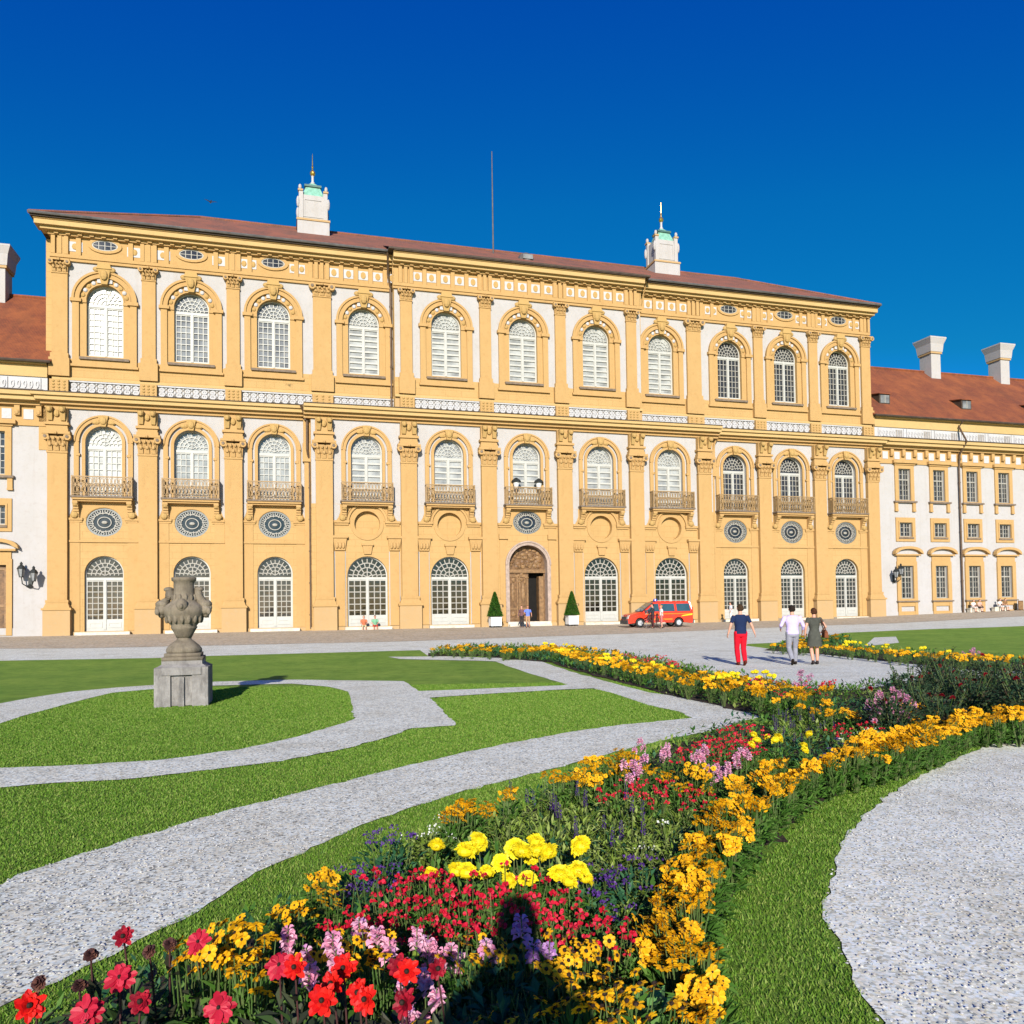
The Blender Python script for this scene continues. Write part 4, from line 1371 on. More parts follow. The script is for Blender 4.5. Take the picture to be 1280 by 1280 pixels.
                s_.box(x - 1.28, x + 1.28, -.28, 0, 11.34, 11.5, 2)
                for q in (-1, 1):
                    s_.box(x + q * 1.02 - .16, x + q * 1.02 + .16, -.17, 0, 10.62, 11.34, 0)
                    s_.box(x + q * 1.02 - .18, x + q * 1.02 + .18, -.2, 0, 10.5, 10.62, 0)
            s_.build('window_surround', ['yellow', 'white', 'stone'], root)
    # roof
    mb = MB()
    a, b = sorted((X(A0 - .3), X(A1 + .6)))
    mb.add([(a, -.55, 19.55), (b, -.55, 19.55), (b, 8.0, 27.0), (a, 8.0, 27.0), (b, 16.5, 19.55), (a, 16.5, 19.55)], [(0, 1, 2, 3), (3, 2, 4, 5), (1, 4, 2), (0, 3, 5)], 0)
    mb.box(a + .03, b - .03, -.52, 16.4, 19.48, 19.54, 1)
    mb.tube([(a, 8.0, 27.02), (b, 8.0, 27.02)], .16, 6, 0)
    mb.tube([(a, -.6, 19.5), (b, -.6, 19.5)], .1, 6, 1)
    rf = mb.build('roof', ['roof_red', 'soffit'], root)
    for c in ((49.1, 58.6) if sg > 0 else (40.15, 49.6, 59.0)):
        ch = MB()
        x = X(c)
        ch.box(x - .62, x + .62, 6.9, 8.5, 25.0, 28.75, 0)
        ch.box(x - .74, x + .74, 6.78, 8.62, 28.75, 28.95, 1)
        ch.frust((x - .78, x + .78, 6.74, 8.66, 28.95), (x - .86, x + .86, 6.66, 8.74, 29.8), 0)
        ch.frust((x - .86, x + .86, 6.66, 8.74, 29.8), (x - 1.06, x + 1.06, 6.46, 8.94, 30.35), 0)
        ch.box(x - 1.07, x + 1.07, 6.45, 8.95, 30.35, 30.5, 0)
        ch.box(x - .5, x + .5, 7.0, 8.4, 30.5, 30.53, 2)
        ch.build('chimney', ['white', 'yellow_pale', 'black'], rf)
    for c in ((37.3, 47.2, 56.3) if sg > 0 else (39.6, 49.5, 59.0)):
        x = X(c)
        d = MB()
        y0 = 1.3
        zr = 19.55 + (y0 + .55) * 7.45 / 8.55
        d.add([(x - .62, y0, zr - .1), (x + .62, y0, zr - .1), (x + .62, y0, zr + .95), (x - .62, y0, zr + .95), (x - .62, y0 + 2.2, zr + 1.3), (x + .62, y0 + 2.2, zr + 1.3), (x - .62, y0 + 2.2, zr), (x + .62, y0 + 2.2, zr)],
              [(0, 3, 4, 6), (1, 7, 5, 2), (0, 1, 2, 3)], 0)
        d.add([(x - .72, y0 - .15, zr + .93), (x + .72, y0 - .15, zr + .93), (x + .72, y0 + 2.3, zr + 1.36), (x - .72, y0 + 2.3, zr + 1.36), (x - .72, y0 - .15, zr + 1.0), (x + .72, y0 - .15, zr + 1.0), (x + .72, y0 + 2.3, zr + 1.43), (x - .72, y0 + 2.3, zr + 1.43)],
              [(0, 1, 2, 3), (4, 5, 6, 7), (0, 1, 5, 4), (0, 3, 7, 4), (1, 2, 6, 5)], 1)
        d.box(x - .5, x + .5, y0 - .05, y0 + .02, zr + .08, zr + .85, 2)
        d.box(x - .03, x + .03, y0 - .08, y0 - .02, zr + .08, zr + .85, 3)
        d.build('dormer', ['soffit', 'roof_red', 'pane_grey', 'frame_dim'], rf)
    mb = downpipe([(X(44.5), -.8, 19.3), (X(44.5), -.35, 18.9), (X(44.5), -1.2, 17.3), (X(44.5), -.35, 16.2), (X(44.5), -.2, 15.0), (X(44.5), -.2, .4)], .09)
    mb.build('downpipe', ['pipe'], root)
    return root


wing(1, 'palace_wing', 'white and yellow right hand wing with two white chimneys on its red roof')
wing(-1, 'palace_wing', 'white and yellow left hand wing, cut off by the edge of the view')

# wall lanterns on the wings


def wall_lantern(s, label, flip):
    x, y = wmap(s, -.0)
    root = empty('wall_lantern', (x, y, 4.1), AL)
    tag(root, label, 'lantern', 'lanterns on the palace wings')
    mb = MB()
    mb.box(-.12, .12, -.06, .0, -.35, .35, 0)
    mb.tube([(0, -.05, -.15), (flip * .12, -.35, -.28), (flip * .3, -.7, -.2), (flip * .42, -.8, .1)], .04, 6, 0)
    mb.tube([(0, -.05, -.15), (-flip * .1, -.3, -.3), (-flip * .35, -.5, -.1), (-flip * .42, -.5, .4)], .04, 6, 0)
    mb.ball((0, -.15, -.25), (.16, .14, .13), 0, 8, 5)
    mb.build('bracket', ['lamp_iron'], root)
    for q, (dx, dy, dz) in enumerate(((flip * .42, -.8, .1), (-flip * .42, -.5, .4))):
        mb = MB()
        mb.lathe([(.13, 0), (.24, .5), (.24, .52)], (dx, dy, dz), 6, 1)
        for k_ in range(6):
            t = 2 * PI * k_ / 6
            mb.tube([(dx + .135 * math.cos(t), dy + .135 * math.sin(t), dz), (dx + .25 * math.cos(t), dy + .25 * math.sin(t), dz + .52)], .018, 4, 0)
        mb.lathe([(.15, -.06), (.15, 0)], (dx, dy, dz), 6, 0)
        mb.lathe([(.3, .52), (.18, .72), (.08, .8), (.1, .9), (.02, 1.02)], (dx, dy, dz), 6, 0)
        mb.build('lamp_head', ['lamp_iron', 'lamp_pane'], root)


wall_lantern(-35.85, 'black double lantern on the white wall of the left wing', 1)
wall_lantern(36.6, 'black double lantern on the white wall of the right wing', -1)

# two lamps with dark caps behind the railing of the middle balcony
for s, side in ((-.95, 'left'), (.95, 'right')):
    x, y = wmap(s, -1.42)
    root = empty('balcony_lamp', (x, y, 10.14), AL)
    tag(root, '%s of the two dark capped lamps standing on the balcony over the portal' % side, 'lamp', 'lamps on the middle balcony')
    mb = MB()
    mb.lathe([(.16, 0), (.1, .06), (.05, .2), (.045, 1.1), (.12, 1.2), (.12, 1.3)], (0, 0, 0), 8, 0)
    mb.build('post', ['lamp_iron'], root)
    mb = MB()
    mb.lathe([(.14, 1.3), (.26, 1.75), (.26, 1.8)], (0, 0, 0), 8, 0)
    mb.build('lamp_glass', ['lamp_glass'], root)
    mb = MB()
    mb.lathe([(.42, 1.8), (.34, 1.95), (.14, 2.1), (.03, 2.16)], (0, 0, 0), 10, 0)
    mb.build('cap', ['lamp_iron'], root)

# ================================================================== GROUND


def pip(px, py, poly):
    """points in polygon, numpy"""
    inside = np.zeros(px.shape, bool)
    n = len(poly)
    j = n - 1
    for i in range(n):
        xi, yi = poly[i]
        xj, yj = poly[j]
        c = ((yi > py) != (yj > py)) & (px < (xj - xi) * (py - yi) / ((yj - yi) or 1e-9) + xi)
        inside ^= c
        j = i
    return inside


def smooth_loop(pts, near=14., step=.12, wob=.018):
    """re-cut an outline finely near the camera with a slightly ragged edge"""
    out = []
    n = len(pts)
    for i in range(n):
        a, b = pts[i], pts[(i + 1) % n]
        L = math.hypot(b[0] - a[0], b[1] - a[1])
        d = min(math.hypot(*a), math.hypot(*b))
        k = max(1, int(L / step)) if d < near else max(1, int(L / .6)) if d < 26 else 1
        k = min(k, 60)
        for q in range(k):
            t = q / k
            x, y = a[0] + (b[0] - a[0]) * t, a[1] + (b[1] - a[1]) * t
            w = wob if k > 1 and d < 26 else 0
            out.append((x + random.gauss(0, w), y + random.gauss(0, w)))
    return out


def sheet(name, pts, mat, dz):
    bm = bmesh.new()
    tri = geometry.tessellate_polygon([[Vector((x, y, 0)) for x, y in pts]])
    vs = [bm.verts.new((x, y, 0)) for x, y in pts]
    for t in tri:
        a, b, c = (pts[i] for i in t)
        ar = (b[0] - a[0]) * (c[1] - a[1]) - (c[0] - a[0]) * (b[1] - a[1])
        if abs(ar) < 1e-9:
            continue
        try:
            bm.faces.new([vs[i] for i in (t if ar > 0 else t[::-1])])
        except ValueError:
            pass
    for n in range(-34, 1, 4):
        x, y = wmap(0, n)
        bmesh.ops.bisect_plane(bm, geom=bm.verts[:] + bm.edges[:] + bm.faces[:], plane_co=(x, y, 0), plane_no=(NN[0], NN[1], 0), dist=1e-5)
    for s in (25, 34, 43, 52):
        x, y = wmap(s, 0)
        bmesh.ops.bisect_plane(bm, geom=bm.verts[:] + bm.edges[:] + bm.faces[:], plane_co=(x, y, 0), plane_no=(U[0], U[1], 0), dist=1e-5)
    for v in bm.verts:
        v.co.z = gz(v.co.x, v.co.y) + dz
    me = bpy.data.meshes.new(name)
    bm.to_mesh(me)
    bm.free()
    me.materials.append(M[mat])
    return kind(link(name, me), 'structure')


sheet('lawn', [(-900, -300), (900, -300), (900, 1500), (-900, 1500)], 'grass', 0.)
far_r, far_l = wmap(95, 1), wmap(-95, 1)
FORE = FA + FT + [(11.0, 14.6), (14.2, 13.6)] + FB + [(70, 62), far_r, far_l, (-75, 15)]
sheet('forecourt', smooth_loop(FORE, wob=.01), 'gravel_fine', .004)
sheet('paving', STRIP + [far_r, far_l], 'paving', .012)
PATHS = [A, T1, T0, B, RG]
for k_, (p, dz) in enumerate(zip(PATHS, (.008, .016, .016, .012, .008))):
    sheet('gravel_path', smooth_loop(p), 'gravel_light' if p is RG else 'gravel', dz)
sheet('gravel_path', PATCH, 'gravel_fine', .008)
sheet('flower_bed', smooth_loop(BED, wob=.04), 'soil', .020)
sheet('flower_bed', BED3, 'soil', .020)

# grass blades near the camera
n_try = 1150000
gx = rng.uniform(-9, 9, n_try)
gy = 2.6 + rng.uniform(0, 1, n_try) ** 1.7 * 16.
keep = (np.abs(gx) < gy * .72 + .4)
for p in PATHS + [BED, FORE]:
    keep &= ~pip(gx, gy, p)
gx, gy = gx[keep], gy[keep]
gx, gy = gx[:330000], gy[:330000]
n = len(gx)
dist = np.sqrt(gx ** 2 + gy ** 2)
hh = rng.uniform(.009, .025, n)
ww = .002 + .0006 * dist
ang = rng.uniform(0, 2 * PI, n)
la = rng.uniform(0, 2 * PI, n)
ln = rng.uniform(.1, .9, n) * hh
co = np.zeros((n, 3, 3))
co[:, 0, 0] = gx - np.cos(ang) * ww
co[:, 0, 1] = gy - np.sin(ang) * ww
co[:, 1, 0] = gx + np.cos(ang) * ww
co[:, 1, 1] = gy + np.sin(ang) * ww
co[:, 2, 0] = gx + np.cos(la) * ln
co[:, 2, 1] = gy + np.sin(la) * ln
co[:, 2, 2] = hh


def tri_mesh(name, co, mat, per=3):
    me = bpy.data.meshes.new(name)
    nv = co.shape[0] * per
    nf = co.shape[0]
    me.vertices.add(nv)
    me.vertices.foreach_set('co', co.reshape(-1))
    me.loops.add(nv)
    me.loops.foreach_set('vertex_index', np.arange(nv, dtype=np.int32))
    me.polygons.add(nf)
    me.polygons.foreach_set('loop_start', np.arange(0, nv, per, dtype=np.int32))
    me.polygons.foreach_set('loop_total', np.full(nf, per, dtype=np.int32))
    me.update()
    me.validate()
    me.materials.append(M[mat])
    return link(name, me)


g = tri_mesh('grass_blades', co, 'blade')
tag(g, 'short mown green grass of the parterre lawns', 'grass')
kind(g, 'stuff')

# loose pebbles on the nearest gravel
n_try = 90000
gx = rng.uniform(-5, 7, n_try)
gy = 2.8 + rng.uniform(0, 1, n_try) ** 1.6 * 6
keep = (pip(gx, gy, A) | pip(gx, gy, RG)) & (np.abs(gx) < gy * .72 + .4) & ~pip(gx, gy, BED)
gx, gy = gx[keep][:9000], gy[keep][:9000]
n = len(gx)
rad = rng.uniform(.004, .011, n)
oct_ = np.array([(1, 0, 0), (0, 1, 0), (-1, 0, 0), (0, -1, 0), (0, 0, .7), (0, 0, -.7)], float)
vv = np.repeat(oct_[None], n, 0) * rng.uniform(.6, 1.3, (n, 6, 1)) * rad[:, None, None]
vv += np.stack([gx, gy, .010 + rad * .3], 1)[:, None, :]
fi = np.array([(0, 1, 4), (1, 2, 4), (2, 3, 4), (3, 0, 4)])
me = bpy.data.meshes.new('pebbles')
me.vertices.add(n * 6)
me.vertices.foreach_set('co', vv.reshape(-1))
idx = (fi[None] + (np.arange(n) * 6)[:, None, None]).reshape(-1).astype(np.int32)
me.loops.add(len(idx))
me.loops.foreach_set('vertex_index', idx)
me.polygons.add(len(idx) // 3)
me.polygons.foreach_set('loop_start', np.arange(0, len(idx), 3, dtype=np.int32))
me.polygons.foreach_set('loop_total', np.full(len(idx) // 3, 3, dtype=np.int32))
me.update()
me.materials.append(M['pebble'])
o = link('pebbles', me)
tag(o, 'loose grey and buff pebbles on the gravel paths', 'pebbles')
kind(o, 'stuff')

# ================================================================== STONE URN
ux, uy = -6.40, 15.35
urn = empty('garden_urn', (ux, uy, 0), AL)
tag(urn, 'weathered sandstone baroque urn with mask handles on a grey limestone pedestal in the lawn', 'urn')
mb = MB()
n_ = .475
mb.box(-n_, -.19, -n_, n_, -.05, .74, 0)
mb.box(.19, n_, -n_, n_, -.05, .74, 0)
mb.box(-.185, .185, -n_ + .055, n_ - .02, .02, .74, 0)
mb.box(-.05, .05, -n_ - .0, n_ - .04, -.05, .56, 0)
mb.box(-.35, .35, -n_ - .025, n_ + .025, .6, .742, 0)
mb.frust((-.45, .45, -.45, .45, .742), (-.36, .36, -.36, .36, .80), 0)
mb.box(-.36, .36, -.36, .36, .80, .86, 0)
mb.build('pedestal', ['plinth'], urn)
mb = MB()
mb.box(-.36, .36, -.36, .36, .86, .93, 0)
mb.box(-.32, .32, -.32, .32, .93, 1.0, 0)
mb.lathe([(.31, 1.0), (.33, 1.03), (.325, 1.08), (.28, 1.14), (.2, 1.21), (.145, 1.25), (.13, 1.28), (.135, 1.31)], (0, 0, 0), 24, 0)
mb.build('foot', ['urnstone'], urn, smooth=True)
mb = MB()
mb.lathe([(.14, 1.29), (.17, 1.36), (.225, 1.46), (.245, 1.49), (.23, 1.52), (.27, 1.57), (.33, 1.67), (.375, 1.77), (.385, 1.85), (.34, 1.92), (.26, 1.97), (.215, 2.03), (.195, 2.1), (.185, 2.3), (.19, 2.38), (.225, 2.4), (.23, 2.46), (.18, 2.47), (.16, 2.36)], (0, 0, 0), 28, 0)
random.seed(21)
for q in range(16):                            # gadroons and leaf work round the belly
    t = 2 * PI * q / 16
    mb.ball((.315 * math.cos(t), .315 * math.sin(t), 1.68), (.045, .045, .11), 0, 7, 5)
for q in range(12):
    t = 2 * PI * (q + .5) / 12
    mb.ball((.205 * math.cos(t), .205 * math.sin(t), 2.06), (.035, .035, .08), 0, 7, 5)
mb.build('bowl', ['urnstone'], urn, smooth=True)
for sg in (-1, 1):
    mb = MB()
    mb.ball((sg * .39, 0, 1.83), (.12, .17, .12), 0, 10, 7)
    mb.ball((sg * .46, -.02, 1.87), (.06, .07, .06), 0, 8, 5)
    mb.ball((sg * .39, 0, 1.94), (.13, .14, .09), 0, 8, 5)
    mb.tube([(sg * .38, 0, 1.88), (sg * .32, 0, 2.0), (sg * .265, 0, 2.1), (sg * .255, 0, 2.22)], [.1, .09, .08, .07], 8, 0)
    mb.ball((sg * .275, 0, 2.23), (.095, .08, .05), 0, 8, 5)
    mb.ball((sg * .40, 0, 1.75), (.07, .1, .08), 0, 8, 5)
    mb.ball((sg * .46, -.14, 1.8), (.05, .05, .07), 0, 8, 5)
    mb.build('mask_handle', ['urnstone'], urn, smooth=True)
mb = MB()
mb.ball((0, -.33, 1.92), (.11, .1, .13), 0, 10, 7)
mb.ball((0, -.42, 1.9), (.04, .04, .05), 0, 8, 5)
mb.build('mask', ['urnstone'], urn, smooth=True)

# ================================================================== LEAF CLOUDS


def leaf_quads(mb, c, d, up, L, W, mat=0, fold=.25):
    """one folded leaf from point c along d"""
    d = d.normalized()
    sd = d.cross(up)
    sd = sd.normalized() if sd.length > 1e-4 else Vector((1, 0, 0))
    nm = sd.cross(d)
    p0, p1 = c, c + d * L
    a = c + d * L * .45 + sd * W / 2 + nm * W * fold
    b = c + d * L * .45 - sd * W / 2 + nm * W * fold
    mb.add([p0, a, p1, b], [(0, 1, 2), (0, 2, 3)], mat)


def rnd_dir(zmin=-1.):
    while True:
        v = Vector((random.gauss(0, 1), random.gauss(0, 1), random.gauss(0, 1))).normalized()
        if v.z >= zmin:
            return v


# ---- clipped box cones in white tubs
for s, side in ((-3.28, 'left'), (3.03, 'right')):
    x, y = wmap(s, -3.0)
    t = empty('potted_tree', (x, y, gz(x, y) + .012), AL)
    tag(t, 'clipped green cone shaped box tree in a white cube planter %s of the portal' % side, 'potted tree', 'box trees beside the portal')
    mb = MB()
    for sx in (-1, 1):
        for sy in (-1, 1):
            mb.box(sx * .33 - .05, sx * .33 + .05, sy * .33 - .05, sy * .33 + .05, 0, .12, 1)
    mb.box(-.41, .41, -.41, .41, .12, .74, 0)
    mb.box(-.44, .44, -.44, .44, .74, .8, 0)
    mb.box(-.3, .3, -.42, -.405, .22, .64, 0)
    mb.build('planter', ['white_tub', 'plastic'], t)
    mb = MB()
    mb.tube([(0, 0, .74), (0, 0, 1.1)], .05, 6, 0)
    mb.build('trunk', ['stem'], t)
    mb = MB()
    for q in range(6000):
        z = random.random() ** 1.35
        r_ = (.58 * (1 - z) ** .85 + .03) * random.uniform(.72, 1.04)
        a = random.uniform(0, 2 * PI)
        c = Vector((r_ * math.cos(a), r_ * math.sin(a), .86 + z * 1.85))
        leaf_quads(mb, c, rnd_dir(-.5), Vector((0, 0, 1)), .085, .065, 0)
    mb.build('crown', ['box_leaf'], t)

# ================================================================== FIRE SERVICE VAN
van = empty('red_van', (10.55, 57.6, gz(10.55, 57.6) + .012), R(10))
van.scale = (.95, .95, .95)
tag(van, 'red fire service van with yellow stripes and a blue beacon parked before the facade', 'van')
arcf = lambda cx, r: [(cx + r * math.cos(PI - PI * q / 10), .36 + r * math.sin(PI - PI * q / 10)) for q in range(11)]
prof_lo = [(-2.58, .30)] + arcf(-1.66, .4) + arcf(1.42, .4) + [(2.5, .30), (2.56, .55), (2.56, 1.12), (-1.45, 1.12), (-2.2, 1.03), (-2.5, .9), (-2.6, .62)]
mb = MB()
mb.plate(prof_lo, [], -.94, .94, 0, back=True)
top = [(-1.5, 1.12, -.93), (2.56, 1.12, -.93), (2.44, 1.86, -.78), (2.3, 1.96, -.72), (-.25, 1.96, -.7), (-.5, 1.9, -.74)]
v = []
for x, z, y in top:
    v.append((x, y, z))
for x, z, y in top:
    v.append((x, -y, z))
mb.add(v, [(0, 1, 2, 3, 4, 5), (11, 10, 9, 8, 7, 6), (1, 7, 8, 2), (2, 8, 9, 3), (3, 9, 10, 4), (4, 10, 11, 5), (5, 11, 6, 0)], 0)
mb.add([(-2.5, -.88, .92), (-1.42, -.9, 1.13), (-1.42, .9, 1.13), (-2.5, .88, .92), (-2.42, -.7, .98), (-1.5, -.74, 1.19), (-1.5, .74, 1.19), (-2.42, .7, .98)],
       [(4, 5, 6, 7), (0, 1, 5, 4), (3, 7, 6, 2), (0, 4, 7, 3), (1, 2, 6, 5)], 0)
vb = mb.build('body', ['red_paint'], van)
bv = vb.modifiers.new('bevel', 'BEVEL')
bv.width = .05
bv.segments = 2


def van_side(x0, x1, z0, z1, sg, lean=.205, d=.012):
    """outline on the leaning upper side"""
    def y(z):
        return sg * (.93 - (z - 1.12) / .74 * .15 + d)
    return [(x0[0], y(z0), z0), (x1[0], y(z0), z0), (x1[1], y(z1), z1), (x0[1], y(z1), z1)]


for sg in (-1, 1):
    for nm, x0, x1 in (('side_window', (-1.2, -.52), (-.12, -.16)), ('side_window', (.05, .02), (1.12, 1.08)), ('side_window', (1.3, 1.26), (2.38, 2.3))):
        mb = MB()
        q = van_side(x0, x1, 1.2, 1.78, sg)
        p = van_side(x0, x1, 1.2, 1.78, sg, d=-.02)
        mb.add(q + p, [(0, 1, 2, 3), (4, 7, 6, 5), (0, 4, 5, 1), (1, 5, 6, 2), (2, 6, 7, 3), (3, 7, 4, 0)], 0)
        mb.build(nm, ['car_glass'], van)
    mb = MB()
    mb.plate([(-1.2, .98), (2.5, .98), (2.5, 1.04), (-1.2, 1.04)], [], sg * .955 - .006, sg * .955 + .006, 0, back=True)
    mb.plate([(-.9, .55), (.9, .55), (.9, .66), (-.9, .66)], [], sg * .955 - .006, sg * .955 + .006, 0, back=True)
    mb.plate([(1.55, .80), (2.5, .9), (2.52, 1.02), (1.75, .9)], [], sg * .966 - .006, sg * .966 + .006, 1, back=True)
    mb.build('stripe', ['orange_film', 'yellow_film'], van)
    mb = MB()
    mb.obox((-1.25, sg * 1.05, 1.22), (.12, .22, .2), Matrix.Identity(3), 0)
    mb.build('mirror', ['plastic'], van)
    mb = MB()
    for x in (-.12, .95):
        mb.box(x - .08, x + .08, sg * .955 - .02, sg * .955 + .02, .86, .9, 0)
    mb.build('door_handle', ['plastic'], van)
    mb = MB()
    mb.frust((-2.6, -2.32, sg * .72 - .18, sg * .72 + .18, .68), (-2.5, -2.2, sg * .72 - .17, sg * .72 + .2, .93), 0)
    mb.build('headlight', ['lamp_glass'], van)
    mb = MB()
    mb.box(2.5, 2.585, sg * .84 - .08, sg * .84 + .08, .9, 1.5, 0)
    mb.build('tail_light', ['red_paint'], van)
mb = MB()
mb.add([(-1.49, -.8, 1.2), (-1.49, .8, 1.2), (-.58, .68, 1.86), (-.58, -.68, 1.86), (-1.44, -.8, 1.19), (-1.44, .8, 1.19), (-.53, .68, 1.85), (-.53, -.68, 1.85)], [(0, 3, 2, 1), (0, 1, 5, 4), (1, 2, 6, 5), (2, 3, 7, 6), (3, 0, 4, 7)], 0)
for i in range(len(mb.v)):
    x, y, z = mb.v[i]
    mb.v[i] = (x - .02, y, z + .03)
mb.build('windscreen', ['car_glass'], van)
mb = MB()
mb.box(-2.66, -2.42, -.9, .9, .26, .56, 0)
mb.box(-2.63, -2.52, -.52, .52, .6, .84, 0)
mb.box(2.5, 2.64, -.9, .9, .28, .6, 0)
mb.build('bumper', ['plastic'], van)
mb = MB()
mb.lathe([(.17, 1.95), (.17, 2.02), (.14, 2.14), (.05, 2.18)], (-.1, 0, 0), 12, 0)
mb.box(-.3, .1, -.5, .5, 1.955, 1.99, 1)
mb.build('beacon', ['blue_lamp', 'plastic'], van)
for x in (-1.66, 1.42):
    for sg in (-1, 1):
        mb = MB()
        mb.lathe([(.2, -.11), (.3, -.11), (.335, -.08), (.335, .08), (.3, .11), (.2, .11)], (0, 0, 0), 22, 0)
        mb.v = [(a, c, b) for a, b, c in mb.v]
        w_ = mb.build('wheel', ['rubber'], van, (x, sg * .83, .345))
        mb = MB()
        for y_ in (-.09, .09):
            mb.cyl((0, y_, 0), (0, 1, 0), .19, .05, 16, 0)
            for q in range(5):
                t = 2 * PI * q / 5
                mb.obox((.11 * math.cos(t), y_ * 1.25, .11 * math.sin(t)), (.2, .03, .05), Matrix.Rotation(-t, 3, 'Y'), 0)
        mb.build('rim', ['alloy'], w_)

# ================================================================== PEOPLE


def cap(mb, p0, p1, r0, r1, seg=10):
    p0, p1 = Vector(p0), Vector(p1)
    k = 4
    pts, rs = [], []
    d = (p1 - p0)
    L = d.length or 1e-4
    d = d / L
    for i in range(k + 1):
        t = PI / 2 * (1 - i / k)
        pts.append(p0 - d * r0 * math.sin(t))
        rs.append(max(.001, r0 * math.cos(t)))
    for i in range(k + 1):
        t = PI / 2 * i / k
        pts.append(p1 + d * r1 * math.sin(t))
        rs.append(max(.001, r1 * math.cos(t)))
    mb.tube(pts, rs, seg)


def trunk(mb, rings, seg=18):
    """rings: (x, y, z, rx, ry)"""
    o = len(mb.v)
    for x, y, z, rx, ry in rings:
        for k in range(seg):
            t = 2 * PI * k / seg
            mb.v.append((x + rx * math.cos(t), y + ry * math.sin(t), z))
    for i in range(len(rings) - 1):
        for k in range(seg):
            k2 = (k + 1) % seg
            mb.face((o + i * seg + k, o + i * seg + k2, o + (i + 1) * seg + k2, o + (i + 1) * seg + k))
    mb.face(tuple(o + k for k in range(seg))[::-1])
    mb.face(tuple(o + (len(rings) - 1) * seg + k for k in range(seg)))


def fuse(mb, name, mats, parent, voxel, smooth=2):
    """weld the overlapping pieces into one continuous skin"""
    o = mb.build(name, mats, parent)
    r = o.modifiers.new('remesh', 'REMESH')
    r.mode = 'VOXEL'
    r.voxel_size = voxel
    r.use_smooth_shade = True
    s = o.modifiers.new('smooth', 'SMOOTH')
    s.iterations = smooth
    s.factor = .5
    dg = bpy.context.evaluated_depsgraph_get()
    me = bpy.data.meshes.new_from_object(o.evaluated_get(dg))
    o.modifiers.clear()
    o.data = me
    me.polygons.foreach_set('use_smooth', [True] * len(me.polygons))
    return o


def hand(mb, wrist, d, palm_n, side, r=1.):
    """palm, four unequal curled fingers and a thumb"""
    d = Vector(d).normalized()
    nrm = Vector(palm_n).normalized()
    lat = d.cross(nrm).normalized() * side
    w = Vector(wrist)
    for q in range(4):
        off = lat * (.028 - q * .0185) * r
        cap(mb, w + off * .5 + d * .01, w + off + d * .085 * r, .013 * r, .0115 * r, 6)
        L = (.038, .045, .042, .032)[q] * r
        k = w + off + d * .085 * r
        m_ = k + (d * .9 + nrm * .35).normalized() * L
        cap(mb, k, m_, .0105 * r, .0095 * r, 6)
        cap(mb, m_, m_ + (d * .55 + nrm * .85).normalized() * L * .8, .0095 * r, .008 * r, 6)
    tb = w + lat * .03 * r + d * .025 * r
    te = tb + (d * .6 + lat * .7 + nrm * .3).normalized() * .045 * r
    cap(mb, tb, te, .0135 * r, .011 * r, 6)
    cap(mb, te, te + (d * .9 + lat * .1 + nrm * .4).normalized() * .03 * r, .011 * r, .009 * r, 6)


STAND = dict(hip=.93, lean=0., knee_l=(-.1, .02, .5), ank_l=(-.11, -.03, .09), knee_r=(.1, .02, .5), ank_r=(.11, -.03, .09),
             elb_l=(-.29, -.04, 1.14), wri_l=(-.31, .05, .9), elb_r=(.29, -.04, 1.14), wri_r=(.31, .05, .9), foot_l=0, foot_r=0)


